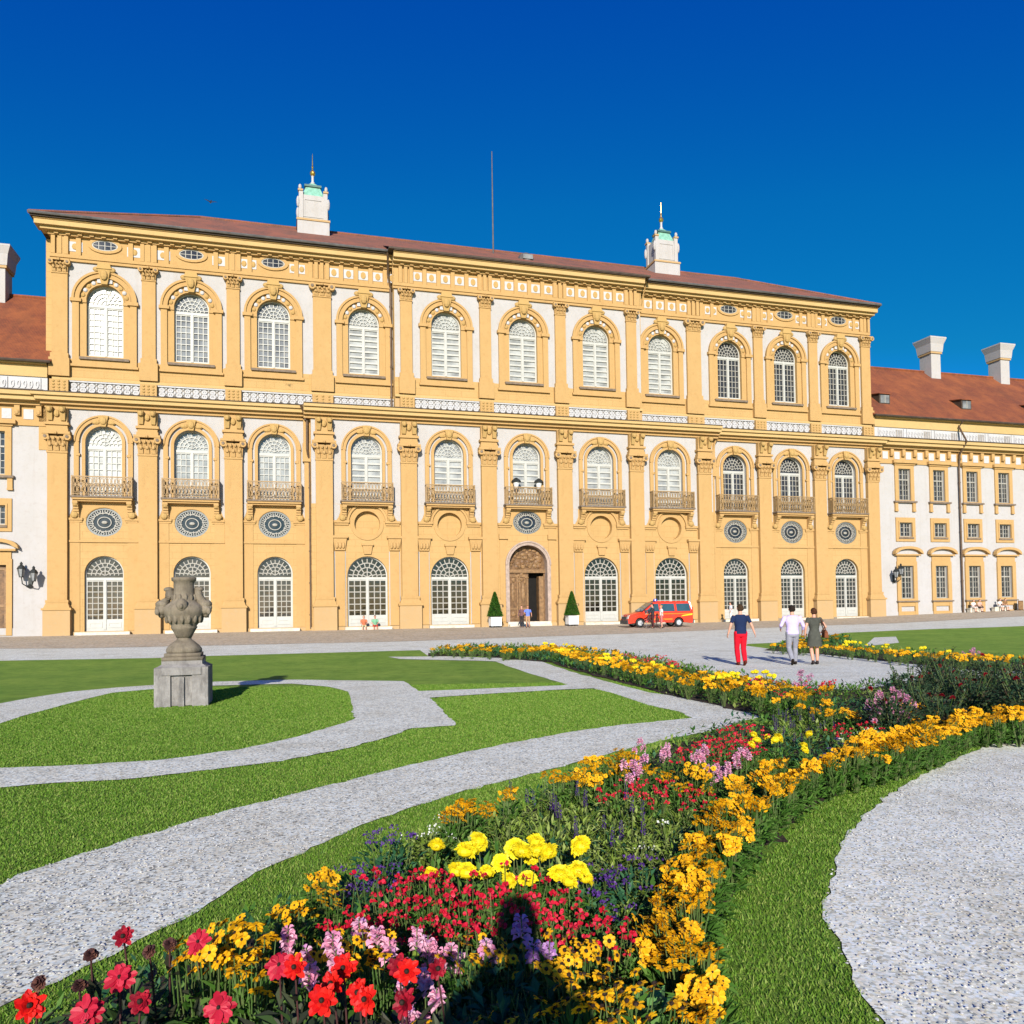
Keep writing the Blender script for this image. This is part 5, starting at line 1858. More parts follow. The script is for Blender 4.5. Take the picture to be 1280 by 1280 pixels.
def person(label, loc, rz, h=1.75, pose=None, top=None, legs=None, hair=(.03, .02, .012), shoes=(.03, .02, .015), skin='skin', dress=False, shorts=False,
           sleeves='short', long_hair=False, vox=.016, group=None, female=False, cat='person', shirt_var=.1, bulk=1., skirt_z=.55):
    P = dict(STAND)
    P.update(pose or {})
    root = empty('person', loc, rz)
    root.scale = (h / 1.75,) * 3
    tag(root, label, cat, group)
    V_ = Vector
    hip = P['hip']
    ln = P['lean']                              # forward lean of the upper body in metres at the shoulder
    dz = hip - .93
    hipc = V_((0, P.get('hip_y', 0.), hip))
    hy = hipc.y
    sh = 1.43 + dz
    up = lambda z: hy + ln * max(0, (z - hip)) / .5
    hl, hr = V_((-.095, hy, hip)), V_((.095, hy, hip))
    kl, kr, al_, ar_ = (V_(P[k]) for k in ('knee_l', 'knee_r', 'ank_l', 'ank_r'))
    shw = (.185 if female else .205) * bulk
    sl, sr = V_((-shw, up(sh), sh - .02)), V_((shw, up(sh), sh - .02))
    el, er, wl, wr = (V_(P[k]) for k in ('elb_l', 'elb_r', 'wri_l', 'wri_r'))
    hd = V_((0, up(1.62 + dz) + .015 + P.get('head_y', 0.), 1.635 + dz))

    def torso(mb, g, z0, z1):
        prof = [(.86, .165, .115), (.93, .175, .125), (1.02, .155 if not female else .14, .11), (1.12, .15 if not female else .13, .108), (1.25, .175 if not female else .155, .125), (1.36, .19 if not female else .165, .12), (1.42, .17, .1), (1.47, .1, .075)]
        rings = []
        for z, rx, ry in prof:
            zz = z + dz
            if z0 - .07 <= z <= z1 + .01:
                rings.append((0, up(zz), max(zz, z0 + dz), rx * bulk + g, ry * bulk + g))
        trunk(mb, rings)

    def leg(mb, h_, k, a, g, to=1., thigh=.088, calf=.06):
        cap(mb, h_, k, thigh * bulk + g, .058 + g)
        e = k + (a - k) * to
        cap(mb, k, k + (a - k) * min(.35, to), .056 + g, calf + g)
        if to > .35:
            cap(mb, k + (a - k) * .3, e, calf + g, .04 + g * (1.4 if to > .9 else 1))

    mb = MB()
    torso(mb, 0, .86, 1.47)
    cap(mb, (0, up(1.44 + dz), 1.42 + dz), hd + V_((0, -.01, -.05)), .06, .052)
    # head: skull, jaw, nose, ears
    cap(mb, hd + V_((0, -.02, .03)), hd + V_((0, .015, .035)), .088, .085)
    cap(mb, hd + V_((0, .03, -.04)), hd + V_((0, .045, -.075)), .066, .042)
    cap(mb, hd + V_((0, .1, .02)), hd + V_((0, .118, -.012)), .012, .018, 6)
    cap(mb, hd + V_((-.02, .085, -.055)), hd + V_((.02, .085, -.055)), .013, .013, 6)
    for sg in (-1, 1):
        cap(mb, hd + V_((sg * .088, -.005, .02)), hd + V_((sg * .092, -.008, -.015)), .017, .013, 6)
    for h_, k, a in ((hl, kl, al_), (hr, kr, ar_)):
        leg(mb, h_, k, a, 0)
        cap(mb, a, a + V_((0, .1, -.045)), .04, .03)
    for sg, s_, e, w in ((-1, sl, el, wl), (1, sr, er, wr)):
        cap(mb, s_, e, .052 * bulk, .04)
        cap(mb, e, w, .041, .027)
        d = (w - e)
        hand(mb, w, d, V_((-sg, .2, 0)) if abs(d.normalized().x) < .8 else V_((0, 1, 0)), 1 if sg > 0 else -1, .92)
    fuse(mb, 'body', [skin], root, vox, 1)
    mb = MB()
    for sg in (-1, 1):
        mb.ball(hd + V_((sg * .032, .094, .022)), (.012, .008, .008), 0, 8, 5)
    mb.build('eyes', ['black'], root)
    # hair
    mb = MB()
    cap(mb, hd + V_((0, -.035, .045)), hd + V_((0, .005, .06)), .092, .086)
    cap(mb, hd + V_((-.03, -.05, .0)), hd + V_((.03, -.05, .0)), .066, .066)
    if long_hair:
        cap(mb, hd + V_((0, -.06, .0)), hd + V_((0, -.075, -.14)), .085, .06)
    fuse(mb, 'hair', [cloth('hair', hair, .3)], root, max(.012, vox * .8), 1)
    # garments
    if dress:
        mb = MB()
        torso(mb, .014, .93, 1.47)
        zs = skirt_z + dz
        trunk(mb, [(0, hy, zs, .23, .17), (0, hy, (zs + hip) / 2, .215, .165), (0, hy, hip, .195, .15), (0, up(hip + .1), hip + .1, .165, .13)])
        for s_, e in ((sl, el), (sr, er)):
            cap(mb, s_, s_ + (e - s_) * .3, .07, .062)
        fuse(mb, 'dress', [cloth('dress_cloth', top, .25)], root, vox, 2)
    else:
        mb = MB()
        torso(mb, .016, .9, 1.47)
        frac = {'short': .62, 'long': 1., 'none': .12}[sleeves]
        for s_, e, w in ((sl, el, wl), (sr, er, wr)):
            cap(mb, s_ + (e - s_) * .06, s_ + (e - s_) * frac, .062 * bulk, .054)
            if frac == 1.:
                cap(mb, e, e + (w - e) * P.get('cuff', .85), .05, .04)
        fuse(mb, 'shirt', [cloth('shirt_cloth', top, shirt_var)], root, vox, 2)
        mb = MB()
        trunk(mb, [(0, hy, hip - .1, .17, .12), (0, hy, hip, .188, .138), (0, up(hip + .06), hip + .06, .178, .128)])
        for h_, k, a in ((hl, kl, al_), (hr, kr, ar_)):
            leg(mb, h_, k, a, .018, .1 if shorts else .93)
        fuse(mb, 'shorts' if shorts else 'trousers', [cloth('leg_cloth', legs, .18)], root, vox, 2)
    for a, yaw in ((al_, P['foot_l']), (ar_, P['foot_r'])):
        mb = MB()
        q = Matrix.Rotation(yaw, 3, 'X')
        for p0, p1, r0, r1 in (((0, -.04, -.045), (0, .06, -.05), .042, .042), ((0, .06, -.055), (.0, .16, -.062), .042, .032), ((0, -.03, -.02), (0, 0, .01), .044, .044)):
            cap(mb, a + q @ V_(p0), a + q @ V_(p1), r0, r1)
        fuse(mb, 'shoe', [cloth('shoe_leather', shoes)], root, max(.012, vox), 1)
    return root


def gp(x, y, dz=.006):
    return (x, y, gz(x, y) + dz)


person('man in a navy polo shirt and bright red trousers walking away over the gravel', gp(6.68, 23.1), R(4), 1.77,
       dict(knee_l=(-.085, .1, .5), ank_l=(-.05, .09, .09), knee_r=(.085, .03, .49), ank_r=(.04, -.2, .13), foot_r=-.5, elb_l=(-.30, -.03, 1.16), wri_l=(-.36, .02, .92), elb_r=(.31, -.06, 1.16), wri_r=(.40, -.04, .93)),
       (.012, .022, .06), (.52, .008, .02), hair=(.05, .028, .014), shoes=(.10, .02, .012), skin='skin', vox=.011)
person('grey trousered man in a pale lilac long sleeved shirt walking with his left elbow bent', gp(8.18, 23.05), R(-4), 1.72,
       dict(knee_l=(-.1, .05, .5), ank_l=(-.075, -.22, .15), foot_l=-.7, knee_r=(.1, .12, .5), ank_r=(.1, .12, .09), elb_l=(-.34, -.05, 1.17), wri_l=(-.30, .16, 1.05), elb_r=(.31, -.05, 1.15), wri_r=(.33, .12, .96), cuff=.5),
       (.48, .40, .62), (.22, .22, .25), hair=(.02, .014, .01), shoes=(.02, .015, .012), sleeves='long', vox=.011, bulk=1.06)
woman = person('woman in a dark grey green knee length dress carrying a brown shoulder bag', gp(8.82, 23.05), R(-3), 1.63,
               dict(knee_l=(-.09, .05, .5), ank_l=(-.09, -.1, .1), foot_l=-.25, knee_r=(.09, .06, .5), ank_r=(.09, .06, .09), elb_l=(-.27, -.03, 1.15), wri_l=(-.27, .06, .92), elb_r=(.33, -.06, 1.18), wri_r=(.30, .12, 1.05)),
               (.06, .062, .05), None, hair=(.06, .025, .012), shoes=(.04, .03, .03), dress=True, female=True, vox=.011, skirt_z=.56)
bag = empty('shoulder_bag', (9.12, 23.02, gz(9.12, 23) + .86), R(-3))
tag(bag, 'soft brown leather bag on the right shoulder of the woman in the dark dress', 'bag')
mb = MB()
mb.frust((-.06, .06, -.15, .15, -.08), (-.05, .05, -.13, .13, .08), 0)
mb.frust((-.05, .05, -.13, .13, .08), (-.015, .015, -.1, .1, .15), 0)
b_ = mb.build('pouch', [cloth('brown_leather', (.16, .055, .025), .3)], bag)
bvm = b_.modifiers.new('bevel', 'BEVEL')
bvm.width = .03
bvm.segments = 3
mb = MB()
mb.tube([(0, -.1, .12), (-.06, -.1, .3), (-.13, -.06, .46), (-.14, .02, .49), (-.11, .1, .42), (-.05, .11, .3), (0, .1, .12)], .012, 6, 0)
mb.build('strap', [cloth('strap_leather', (.10, .035, .018))], bag)

person('distant man in white clothes close to the wall beyond the man in red trousers', gp(18.42, 66.4), R(80), 1.72, dict(elb_r=(.3, .05, 1.15), wri_r=(.2, .25, 1.1)), (.62, .63, .68), (.62, .62, .60), vox=.022)
person('person in a dark jacket and dark trousers standing by the portal', gp(.72, 60.4), R(150), 1.66, None, (.14, .07, .08), (.035, .03, .03), hair=(.12, .06, .03), sleeves='long', vox=.022, female=True)
person('person in a blue top and tan shorts standing in front of the portal', gp(1.16, 59.6), R(185), 1.66, dict(elb_r=(.3, .05, 1.15), wri_r=(.2, .25, 1.1)), (.12, .18, .55), (.36, .22, .12), shorts=True, skin='skin_tan', hair=(.18, .07, .03), vox=.022)
cyc = person('cyclist in dark clothes standing over a bicycle in front of the red van', gp(9.85, 55.3), R(90), 1.72, dict(elb_l=(-.24, .2, 1.15), wri_l=(-.2, .42, 1.05), elb_r=(.24, .2, 1.15), wri_r=(.2, .42, 1.05)), (.035, .035, .04), (.06, .02, .022), sleeves='long', vox=.022)
person('person in a white top and pink skirt standing in front of the red van', gp(10.42, 55.1), R(85), 1.62, None, (.62, .58, .55), (.42, .12, .12), shorts=True, female=True, hair=(.3, .16, .07), vox=.022)

SIT = dict(hip=.5, knee_l=(-.12, .42, .52), ank_l=(-.12, .40, .1), knee_r=(.12, .42, .52), ank_r=(.12, .44, .1), lean=.1, elb_l=(-.26, .16, .72), wri_l=(-.14, .36, .62), elb_r=(.26, .16, .72), wri_r=(.14, .36, .62))
# the seated four rest on the door steps and on the base course of the right wing


def seat_at(s, n, zseat):
    x, y = wmap(s, n)
    return x, y, zseat - .41


sx_, sy_ = wmap(-13.25, -1.55)
for s, lab, top, legs, hair in ((-13.15, 'straw haired person in an orange top sitting on the door step', (.45, .14, .07), (.42, .38, .22), (.20, .12, .05)),
                                (-12.32, 'dark haired person in a green top and red shorts sitting on the door step', (.16, .36, .22), (.40, .05, .035), (.05, .02, .012))):
    x, y = wmap(s, -1.62)
    person(lab, (x, y, .17), AL + PI, 1.66, SIT, top, legs, hair=hair, shorts=True, vox=.022, group='people resting on the door step')
for s, lab, top, legs, hair in ((45.2, 'person in a white top sitting by the downpipe of the right wing', (.66, .58, .55), (.55, .50, .45), (.25, .16, .10)),
                                (45.95, 'person with bare shoulders and dark trousers sitting by the downpipe of the right wing', (.50, .32, .26), (.06, .05, .05), (.20, .10, .05)),
                                (48.45, 'person in pale grey clothes sitting at the foot of the right wing', (.55, .54, .52), (.52, .52, .50), (.1, .08, .07)),
                                (49.1, 'person with long brown hair sitting at the foot of the right wing', (.20, .11, .05), (.45, .45, .44), (.12, .07, .03))):
    x, y = wmap(s, -.62)
    person(lab, (x, y, gz(x, y) + .012 - .0), AL + PI, 1.62, SIT, top, legs, hair=hair, shorts=True, vox=.024, group='people resting at the right wing')
x, y = wmap(52.35, -1.6)
person('person in a blue top and purple skirt by the wing at the right edge', gp(x, y), R(100), 1.7, None, (.06, .10, .30), (.06, .02, .12), vox=.024, female=True)
# a low stone bench along the wing carries the sitters
for s0, s1 in ((44.9, 46.4), (47.9, 49.6)):
    x, y = wmap((s0 + s1) / 2, -.46)
    z = gz(x, y)
    o = MB()
    L = (s1 - s0) / 2
    o.box(-L, L, -.2, .2, .0, .34, 0)
    o.box(-L - .04, L + .04, -.24, .22, .34, .42, 0)
    b_ = o.build('stone_bench', ['steps'], None, (x, y, z))
    b_.rotation_euler = (0, 0, AL)
    tag(b_, 'low stone bench at the foot of the right wing %s' % ('beside the downpipe' if s0 < 46 else 'two windows right of the downpipe'), 'bench', 'benches at the right wing')
x, y = wmap(50.95, -.8)
mb = MB()
mb.box(-.3, .3, -.03, .03, 0, .95, 0)
mb.box(-.26, .26, -.045, -.03, .1, .85, 1)
for q in (-1, 1):
    mb.box(q * .27 - .03, q * .27 + .03, -.22, .22, 0, .06, 0)
b_ = mb.build('notice_board', ['wood', 'wood_light'], None, (x, y, gz(x, y) + .012))
b_.rotation_euler = (0, 0, AL)
tag(b_, 'small brown board standing by the wall near the right edge', 'board')

# bicycle of the cyclist
bk = empty('bicycle', gp(9.9, 55.18), R(180))
tag(bk, 'dark bicycle held by the cyclist in front of the red van', 'bicycle')
for x in (-.52, .52):
    mb = MB()
    ring = [(x + .33 * math.cos(2 * PI * q / 18), 0, .34 + .33 * math.sin(2 * PI * q / 18)) for q in range(19)]
    mb.tube(ring, .02, 6, 0, cap=False)
    for q in range(6):
        t = PI * q / 6
        mb.tube([(x - .32 * math.cos(t), 0, .34 - .32 * math.sin(t)), (x + .32 * math.cos(t), 0, .34 + .32 * math.sin(t))], .004, 4, 1)
    mb.build('wheel', ['rubber', 'alloy'], bk)
mb = MB()
for a, b in (((-.52, 0, .34), (-.15, 0, .78)), ((-.52, 0, .34), (-.05, 0, .3)), ((-.05, 0, .3), (-.18, 0, .85)), ((-.05, 0, .3), (.38, 0, .78)), ((-.15, 0, .76), (.36, 0, .8)), ((.52, 0, .34), (.34, 0, .95))):
    mb.tube([a, b], .017, 6, 0)
mb.build('frame', ['plastic'], bk)
mb = MB()
mb.tube([(.28, -.26, 1.0), (.34, -.1, .96), (.34, .1, .96), (.28, .26, 1.0)], .014, 6, 0)
mb.build('handlebar', ['alloy'], bk)
mb = MB()
mb.frust((-.3, -.06, -.07, .07, .85), (-.28, -.1, -.05, .05, .9), 0)
mb.build('saddle', ['rubber'], bk)

# the photographer, whose shadow lies on the flowers
person('photographer standing behind the flower bed, whose long shadow falls over the flowers', (0.0, -.21, 0.), 0., 1.9,
       dict(elb_l=(-.235, .06, 1.2), wri_l=(-.09, .1, 1.5), elb_r=(.235, .06, 1.2), wri_r=(.09, .1, 1.5)),
       (.10, .14, .2), (.05, .055, .08), sleeves='long', vox=.02, bulk=.86)

# a bird far up in the blue
bd = empty('bird', (-16.75, 44.0, 25.05), R(30))
tag(bd, 'tiny dark bird flying in the blue sky above the left roof', 'bird')
mb = MB()
mb.tube([(0, -.16, 0), (0, -.08, .01), (0, .04, .01), (0, .12, .02), (0, .17, .015)], [.008, .035, .04, .025, .008], 8, 0)
mb.add([(-.04, -.16, 0), (.04, -.16, 0), (.03, -.26, 0), (-.03, -.26, 0), (0, -.15, .012)], [(0, 3, 2, 1), (0, 1, 4)], 0)
for sg in (-1, 1):
    mb.add([(sg * .02, .07, .02), (sg * .02, -.06, .02), (sg * .2, -.03, .09), (sg * .2, .05, .09), (sg * .4, -.1, .06)], [(0, 1, 2, 3), (3, 2, 4)], 0)
mb.build('body', ['plastic'], bd)

# ================================================================== FLOWERS


def edge_gap(px, py, poly):
    g = np.full(px.shape, 1e9)
    for i in range(len(poly)):
        (x0, y0), (x1, y1) = poly[i - 1], poly[i]
        dx, dy = x1 - x0, y1 - y0
        t = np.clip(((px - x0) * dx + (py - y0) * dy) / (dx * dx + dy * dy + 1e-9), 0, 1)
        g = np.minimum(g, np.hypot(px - x0 - t * dx, py - y0 - t * dy))
    return g


def scatter(poly, d, tries=None, seed=1, margin=0.):
    """points in a polygon no nearer than d"""
    r = random.Random(seed)
    xs = [p[0] for p in poly]
    ys = [p[1] for p in poly]
    x0, x1, y0, y1 = min(xs), max(xs), min(ys), max(ys)
    area = (x1 - x0) * (y1 - y0)
    tries = int(min(60000, 40 + area / (d * d) * 14))
    px = np.array([r.uniform(x0, x1) for _ in range(tries)])
    py = np.array([r.uniform(y0, y1) for _ in range(tries)])
    ok = pip(px, py, poly)
    if margin:
        ok &= edge_gap(px, py, poly) > margin
    out, grid = [], {}
    for x, y in zip(px[ok], py[ok]):
        c = (int(x // d), int(y // d))
        if any((x - a) ** 2 + (y - b) ** 2 < d * d for i in (-1, 0, 1) for j in (-1, 0, 1) for a, b in grid.get((c[0] + i, c[1] + j), ())):
            continue
        grid.setdefault(c, []).append((x, y))
        out.append((float(x), float(y)))
    return out


UP = Vector((0, 0, 1))


def petal(mb, c, d, up, L, W, mat=0, fold=.12):
    """broad petal with a rounded end"""
    d = d.normalized()
    sd = d.cross(up)
    sd = sd.normalized() if sd.length > 1e-4 else Vector((1, 0, 0))
    nm = sd.cross(d)
    P = lambda t, w, k: c + d * L * t + sd * W * w + nm * W * k
    mb.add([c, P(.55, -.5, fold), P(.88, -.36, fold * .6), P(1., 0, -fold * .4), P(.88, .36, fold * .6), P(.55, .5, fold), P(.5, 0, 0)], [(0, 6, 1), (1, 6, 3, 2), (6, 5, 4, 3), (0, 5, 6)], mat)



def bloom_daisy(mb, c, ax, r, petals, mat, eye, cone=.28, droop=.1):
    ax = ax.normalized()
    a = ax.orthogonal().normalized()
    b = ax.cross(a)
    ph = random.uniform(0, 6)
    for q in range(petals):
        t = ph + 2 * PI * q / petals + random.uniform(-.12, .12)
        d = (a * math.cos(t) + b * math.sin(t) - ax * random.uniform(-.1, droop * 2.5))
        petal(mb, c, d, ax, r * random.uniform(.86, 1.08), r * 2.6 / petals * 2.1, mat, .12)
    n0 = len(mb.v)
    mb.ball((0, 0, 0), (r * cone, r * cone, r * cone * .9), eye, 6, 4)
    for i in range(n0, len(mb.v)):
        p = Vector(mb.v[i])
        mb.v[i] = tuple(c + a * p.x + b * p.y + ax * (p.z + r * .06))


def bloom_ball(mb, c, ax, r, layers, mat, flat_=.7):
    ax = ax.normalized()
    a = ax.orthogonal().normalized()
    b = ax.cross(a)
    for L in range(layers):
        f = L / max(1, layers - 1)
        el = f * 1.25 - .12
        cnt = max(5, int((1 - f * .65) * (11 if layers < 8 else 17)))
        for q in range(cnt):
            t = 2 * PI * (q + .5 * (L % 2)) / cnt + random.uniform(-.15, .15)
            d = (a * math.cos(t) + b * math.sin(t)) * math.cos(el) + ax * math.sin(el) * flat_
            base = c + ax * r * .25 * f
            petal(mb, base, d, ax, r * (1 - .38 * f) * random.uniform(.85, 1.1), r * (.74 if layers < 8 else .42), mat, .2)


def stem(mb, p0, p1, r, mat):
    mid = (p0 + p1) / 2 + Vector((random.gauss(0, .012), random.gauss(0, .012), 0))
    mb.tube([p0, mid, p1], [r, r * .9, r * .7], 4, mat, cap=False)


def foliage(mb, n, rad, h, L, W, mat, zmin=.02):
    for q in range(n):
        a = random.uniform(0, 2 * PI)
        rr = rad * math.sqrt(random.random())
        z = zmin + (h - zmin) * random.random() ** .8 * (1 - .35 * (rr / rad) ** 2)
        d = Vector((math.cos(a) * random.uniform(.3, 1), math.sin(a) * random.uniform(.3, 1), random.uniform(-.2, .9)))
        leaf_quads(mb, Vector((rr * math.cos(a), rr * math.sin(a), z)), d, UP, L * random.uniform(.6, 1.3), W * random.uniform(.7, 1.2), mat)


def tilt():
    return Vector((random.gauss(0, .38), random.gauss(-.75, .35), 1)).normalized()


def make_plant(kindname, h, far=False):
    """returns (leaf mesh builder, flower mesh builder, leaf material, flower materials)"""
    lf, fl = MB(), MB()
    k = .55 if far else 1.
    if kindname in ('cone', 'amber', 'eyed'):
        foliage(lf, int(46 * k) if far else 90, .095 if not far else .13, h * .86, .07, .036, 0)
        n = int({'cone': 26, 'amber': 19, 'eyed': 12}[kindname] * (.8 if far else 1))
        for q in range(n):
            a = random.uniform(0, 2 * PI)
            rr = ({'cone': .074, 'amber': .095, 'eyed': .12}[kindname] if not far else .11) * math.sqrt(random.random())
            top = Vector((rr * math.cos(a), rr * math.sin(a), h * random.uniform(.84, 1.06)))
            stem(lf, Vector((rr * .3 * math.cos(a), rr * .3 * math.sin(a), .0)), top, .003, 1)
            bloom_daisy(fl, top, tilt(), random.uniform(.020, .030) * (1.5 if far else 1), 7 if far else 9, 0, 1, {'eyed': .34, 'cone': .16, 'amber': .2}[kindname])
        return lf, fl, ['leaf', 'stem'], [{'cone': 'p_orange', 'amber': 'p_amber', 'eyed': 'p_amber'}[kindname], 'eye']
    if kindname == 'mari':
        foliage(lf, int(50 * k), .12, h * .8, .08, .03, 0)
        for q in range(1 if not far else 3):
            top = Vector((random.gauss(0, .015 if not far else .07), random.gauss(0, .015 if not far else .07), h))
            stem(lf, Vector((0, 0, 0)), top, .004, 1)
            rb = random.uniform(.042, .064)
            bloom_ball(fl, top, tilt(), rb, 4 if far else 11, 0)
            fl.ball(top + Vector((0, 0, .004)), (rb * .72, rb * .72, rb * .5), 0, 10, 6)
        return lf, fl, ['leaf', 'stem'], ['p_yellow']
    if kindname == 'red':
        h *= .86
        foliage(lf, int(60 * k), .13, h * .92, .06, .024, 0)
        for q in range(int(12 * (.8 if far else 1))):
            a = random.uniform(0, 2 * PI)
            rr = .15 * math.sqrt(random.random())
            top = Vector((rr * math.cos(a), rr * math.sin(a), h * random.uniform(.75, 1.1)))
            stem(lf, Vector((rr * .4 * math.cos(a), rr * .4 * math.sin(a), 0)), top, .0025, 1)
            for w in range(6 if not far else 4):
                d = rnd_dir(-.2)
                petal(fl, top + d * .002, d, rnd_dir(), .02 * (1.5 if far else 1), .018 * (1.5 if far else 1), 0)
        return lf, fl, ['leaf', 'stem'], ['p_red']
    if kindname in ('pink', 'lilac', 'purple'):
        foliage(lf, int(44 * k), .1, h * .72, .07, .022, 0)
        n = {'pink': 3, 'lilac': 2, 'purple': 3}[kindname]
        for q in range(n):
            a = random.uniform(0, 2 * PI)
            rr = .08 * math.sqrt(random.random())
            b0 = Vector((rr * math.cos(a), rr * math.sin(a), 0))
            top = b0 * 1.3 + Vector((random.gauss(0, .015), random.gauss(0, .015), h * random.uniform(.72, 1.02)))
            stem(lf, b0, top, .0035, 1)
            ln = h * (random.uniform(.10, .19) if kindname != 'purple' else .26)
            cnt = (13 if kindname != 'purple' else 16)
            for w in range(cnt):
                f = w / cnt
                a = w * 2.4
                rad = (.027 if kindname != 'purple' else .014) * (1 - f * .6)
                p = top - Vector((0, 0, ln * (1 - f)))
                a += random.uniform(-.5, .5)
                d = Vector((math.cos(a), math.sin(a), random.uniform(-.1, .6)))
                sz = (.031 if kindname != 'purple' else .014) * (1 - f * .4) * (1.3 if far else 1)
                petal(fl, p + d * rad * .1, d, UP, sz * 1.3, sz * 1.4, 0, .3)
                if not far:
                    leaf_quads(fl, p + d * rad * .3 - Vector((0, 0, sz * .4)), d + Vector((0, 0, -.5)), UP, sz, sz, 0, .4)
        return lf, fl, ['leaf' if kindname != 'purple' else 'leaf_olive', 'stem'], [{'pink': 'p_pink', 'lilac': 'p_lilac', 'purple': 'p_purple'}[kindname]]
    if kindname in ('helio', 'white'):
        foliage(lf, int(55 * k), .12, h * .85, .06, .032, 0)
        for q in range(4 if kindname == 'helio' else 2):
            a = random.uniform(0, 2 * PI)
            rr = .11 * math.sqrt(random.random())
            top = Vector((rr * math.cos(a), rr * math.sin(a), h * random.uniform(.85, 1.05)))
            stem(lf, Vector((0, 0, 0)), top, .003, 1)
            for w in range(12 if kindname == 'helio' else 4):
                leaf_quads(fl, top + Vector((random.gauss(0, .02), random.gauss(0, .02), random.gauss(0, .006))), rnd_dir(0.1), rnd_dir(), .016, .016, 0)
        return lf, fl, ['leaf_deep' if kindname == 'helio' else 'leaf_olive', 'stem'], [{'helio': 'p_purple', 'white': 'p_white'}[kindname]]
    if kindname == 'rose':
        foliage(lf, 820, .36, h, .075, .045, 0, .08)
        for q in range(16):
            a = random.uniform(0, 2 * PI)
            d = Vector((math.cos(a) * .3, math.sin(a) * .3, h * random.uniform(.8, 1.35)))
            stem(lf, Vector((0, 0, 0)), d, .006, 1)
            for w in range(7):
                leaf_quads(lf, d * random.uniform(.75, 1), rnd_dir(-.2), UP, .06, .035, 0)
        for q in range(random.choice((1, 2, 3))):
            a = random.uniform(0, 2 * PI)
            tp = Vector((math.cos(a) * .22, math.sin(a) * .22, h * random.uniform(.85, 1.2)))
            stem(lf, Vector((0, 0, 0)), tp, .005, 1)
            bloom_ball(fl, tp, tilt(), .04, 5, 0)
        return lf, fl, ['leaf_rose', 'stem'], ['p_crimson']
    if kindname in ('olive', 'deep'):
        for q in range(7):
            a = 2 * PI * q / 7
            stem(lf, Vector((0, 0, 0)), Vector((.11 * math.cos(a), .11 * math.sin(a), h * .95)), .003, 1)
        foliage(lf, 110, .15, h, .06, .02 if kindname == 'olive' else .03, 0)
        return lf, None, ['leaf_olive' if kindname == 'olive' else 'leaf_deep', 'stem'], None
    raise KeyError(kindname)


NVAR = 5
PROTO = {}
RAW = {}


def plant(kindname, h, x, y, label, cat, group, name, far):
    hq = round(h, 2)
    key = (kindname, hq, far)
    if key not in PROTO:
        PROTO[key] = []
        for q in range(3 if far else NVAR):
            lf, fl, lm, fm = make_plant(kindname, hq, far)
            if fl is None:
                RAW.setdefault(key, []).append((lf, lm))
            if far and fl:                     # a few pixels: leaves and blooms in one mesh
                o = len(lf.v)
                lf.v += fl.v
                lf.f += [tuple(i + o for i in f) for f in fl.f]
                lf.m += [m + len(lm) for m in fl.m]
                RAW.setdefault(key, []).append((lf, lm + fm))
                a = lf.build('p', lm + fm)
                b = None
            else:
                a = lf.build('p', lm)
                b = fl.build('b', fm) if fl else None
            am, bmesh_ = a.data, (b.data if b else None)
            am.name = name
            if bmesh_:
                bmesh_.name = 'blossoms'
            bpy.data.objects.remove(a)
            if b:
                bpy.data.objects.remove(b)
            PROTO[key].append((am, bmesh_))
    am, bm_ = random.choice(PROTO[key])
    o = bpy.data.objects.new(name, am)
    COL.objects.link(o)
    o.location = (x, y, gz(x, y) + .015)
    sc = random.uniform(.85, 1.15)
    o.scale = (sc, sc, sc * random.uniform(.92, 1.1))
    o.rotation_euler = (0, 0, random.uniform(0, 2 * PI))
    tag(o, label, cat, group)
    if bm_:
        c = bpy.data.objects.new('blossoms', bm_)
        COL.objects.link(c)
        c.parent = o
    return o


CF = 'coneflower_plant'
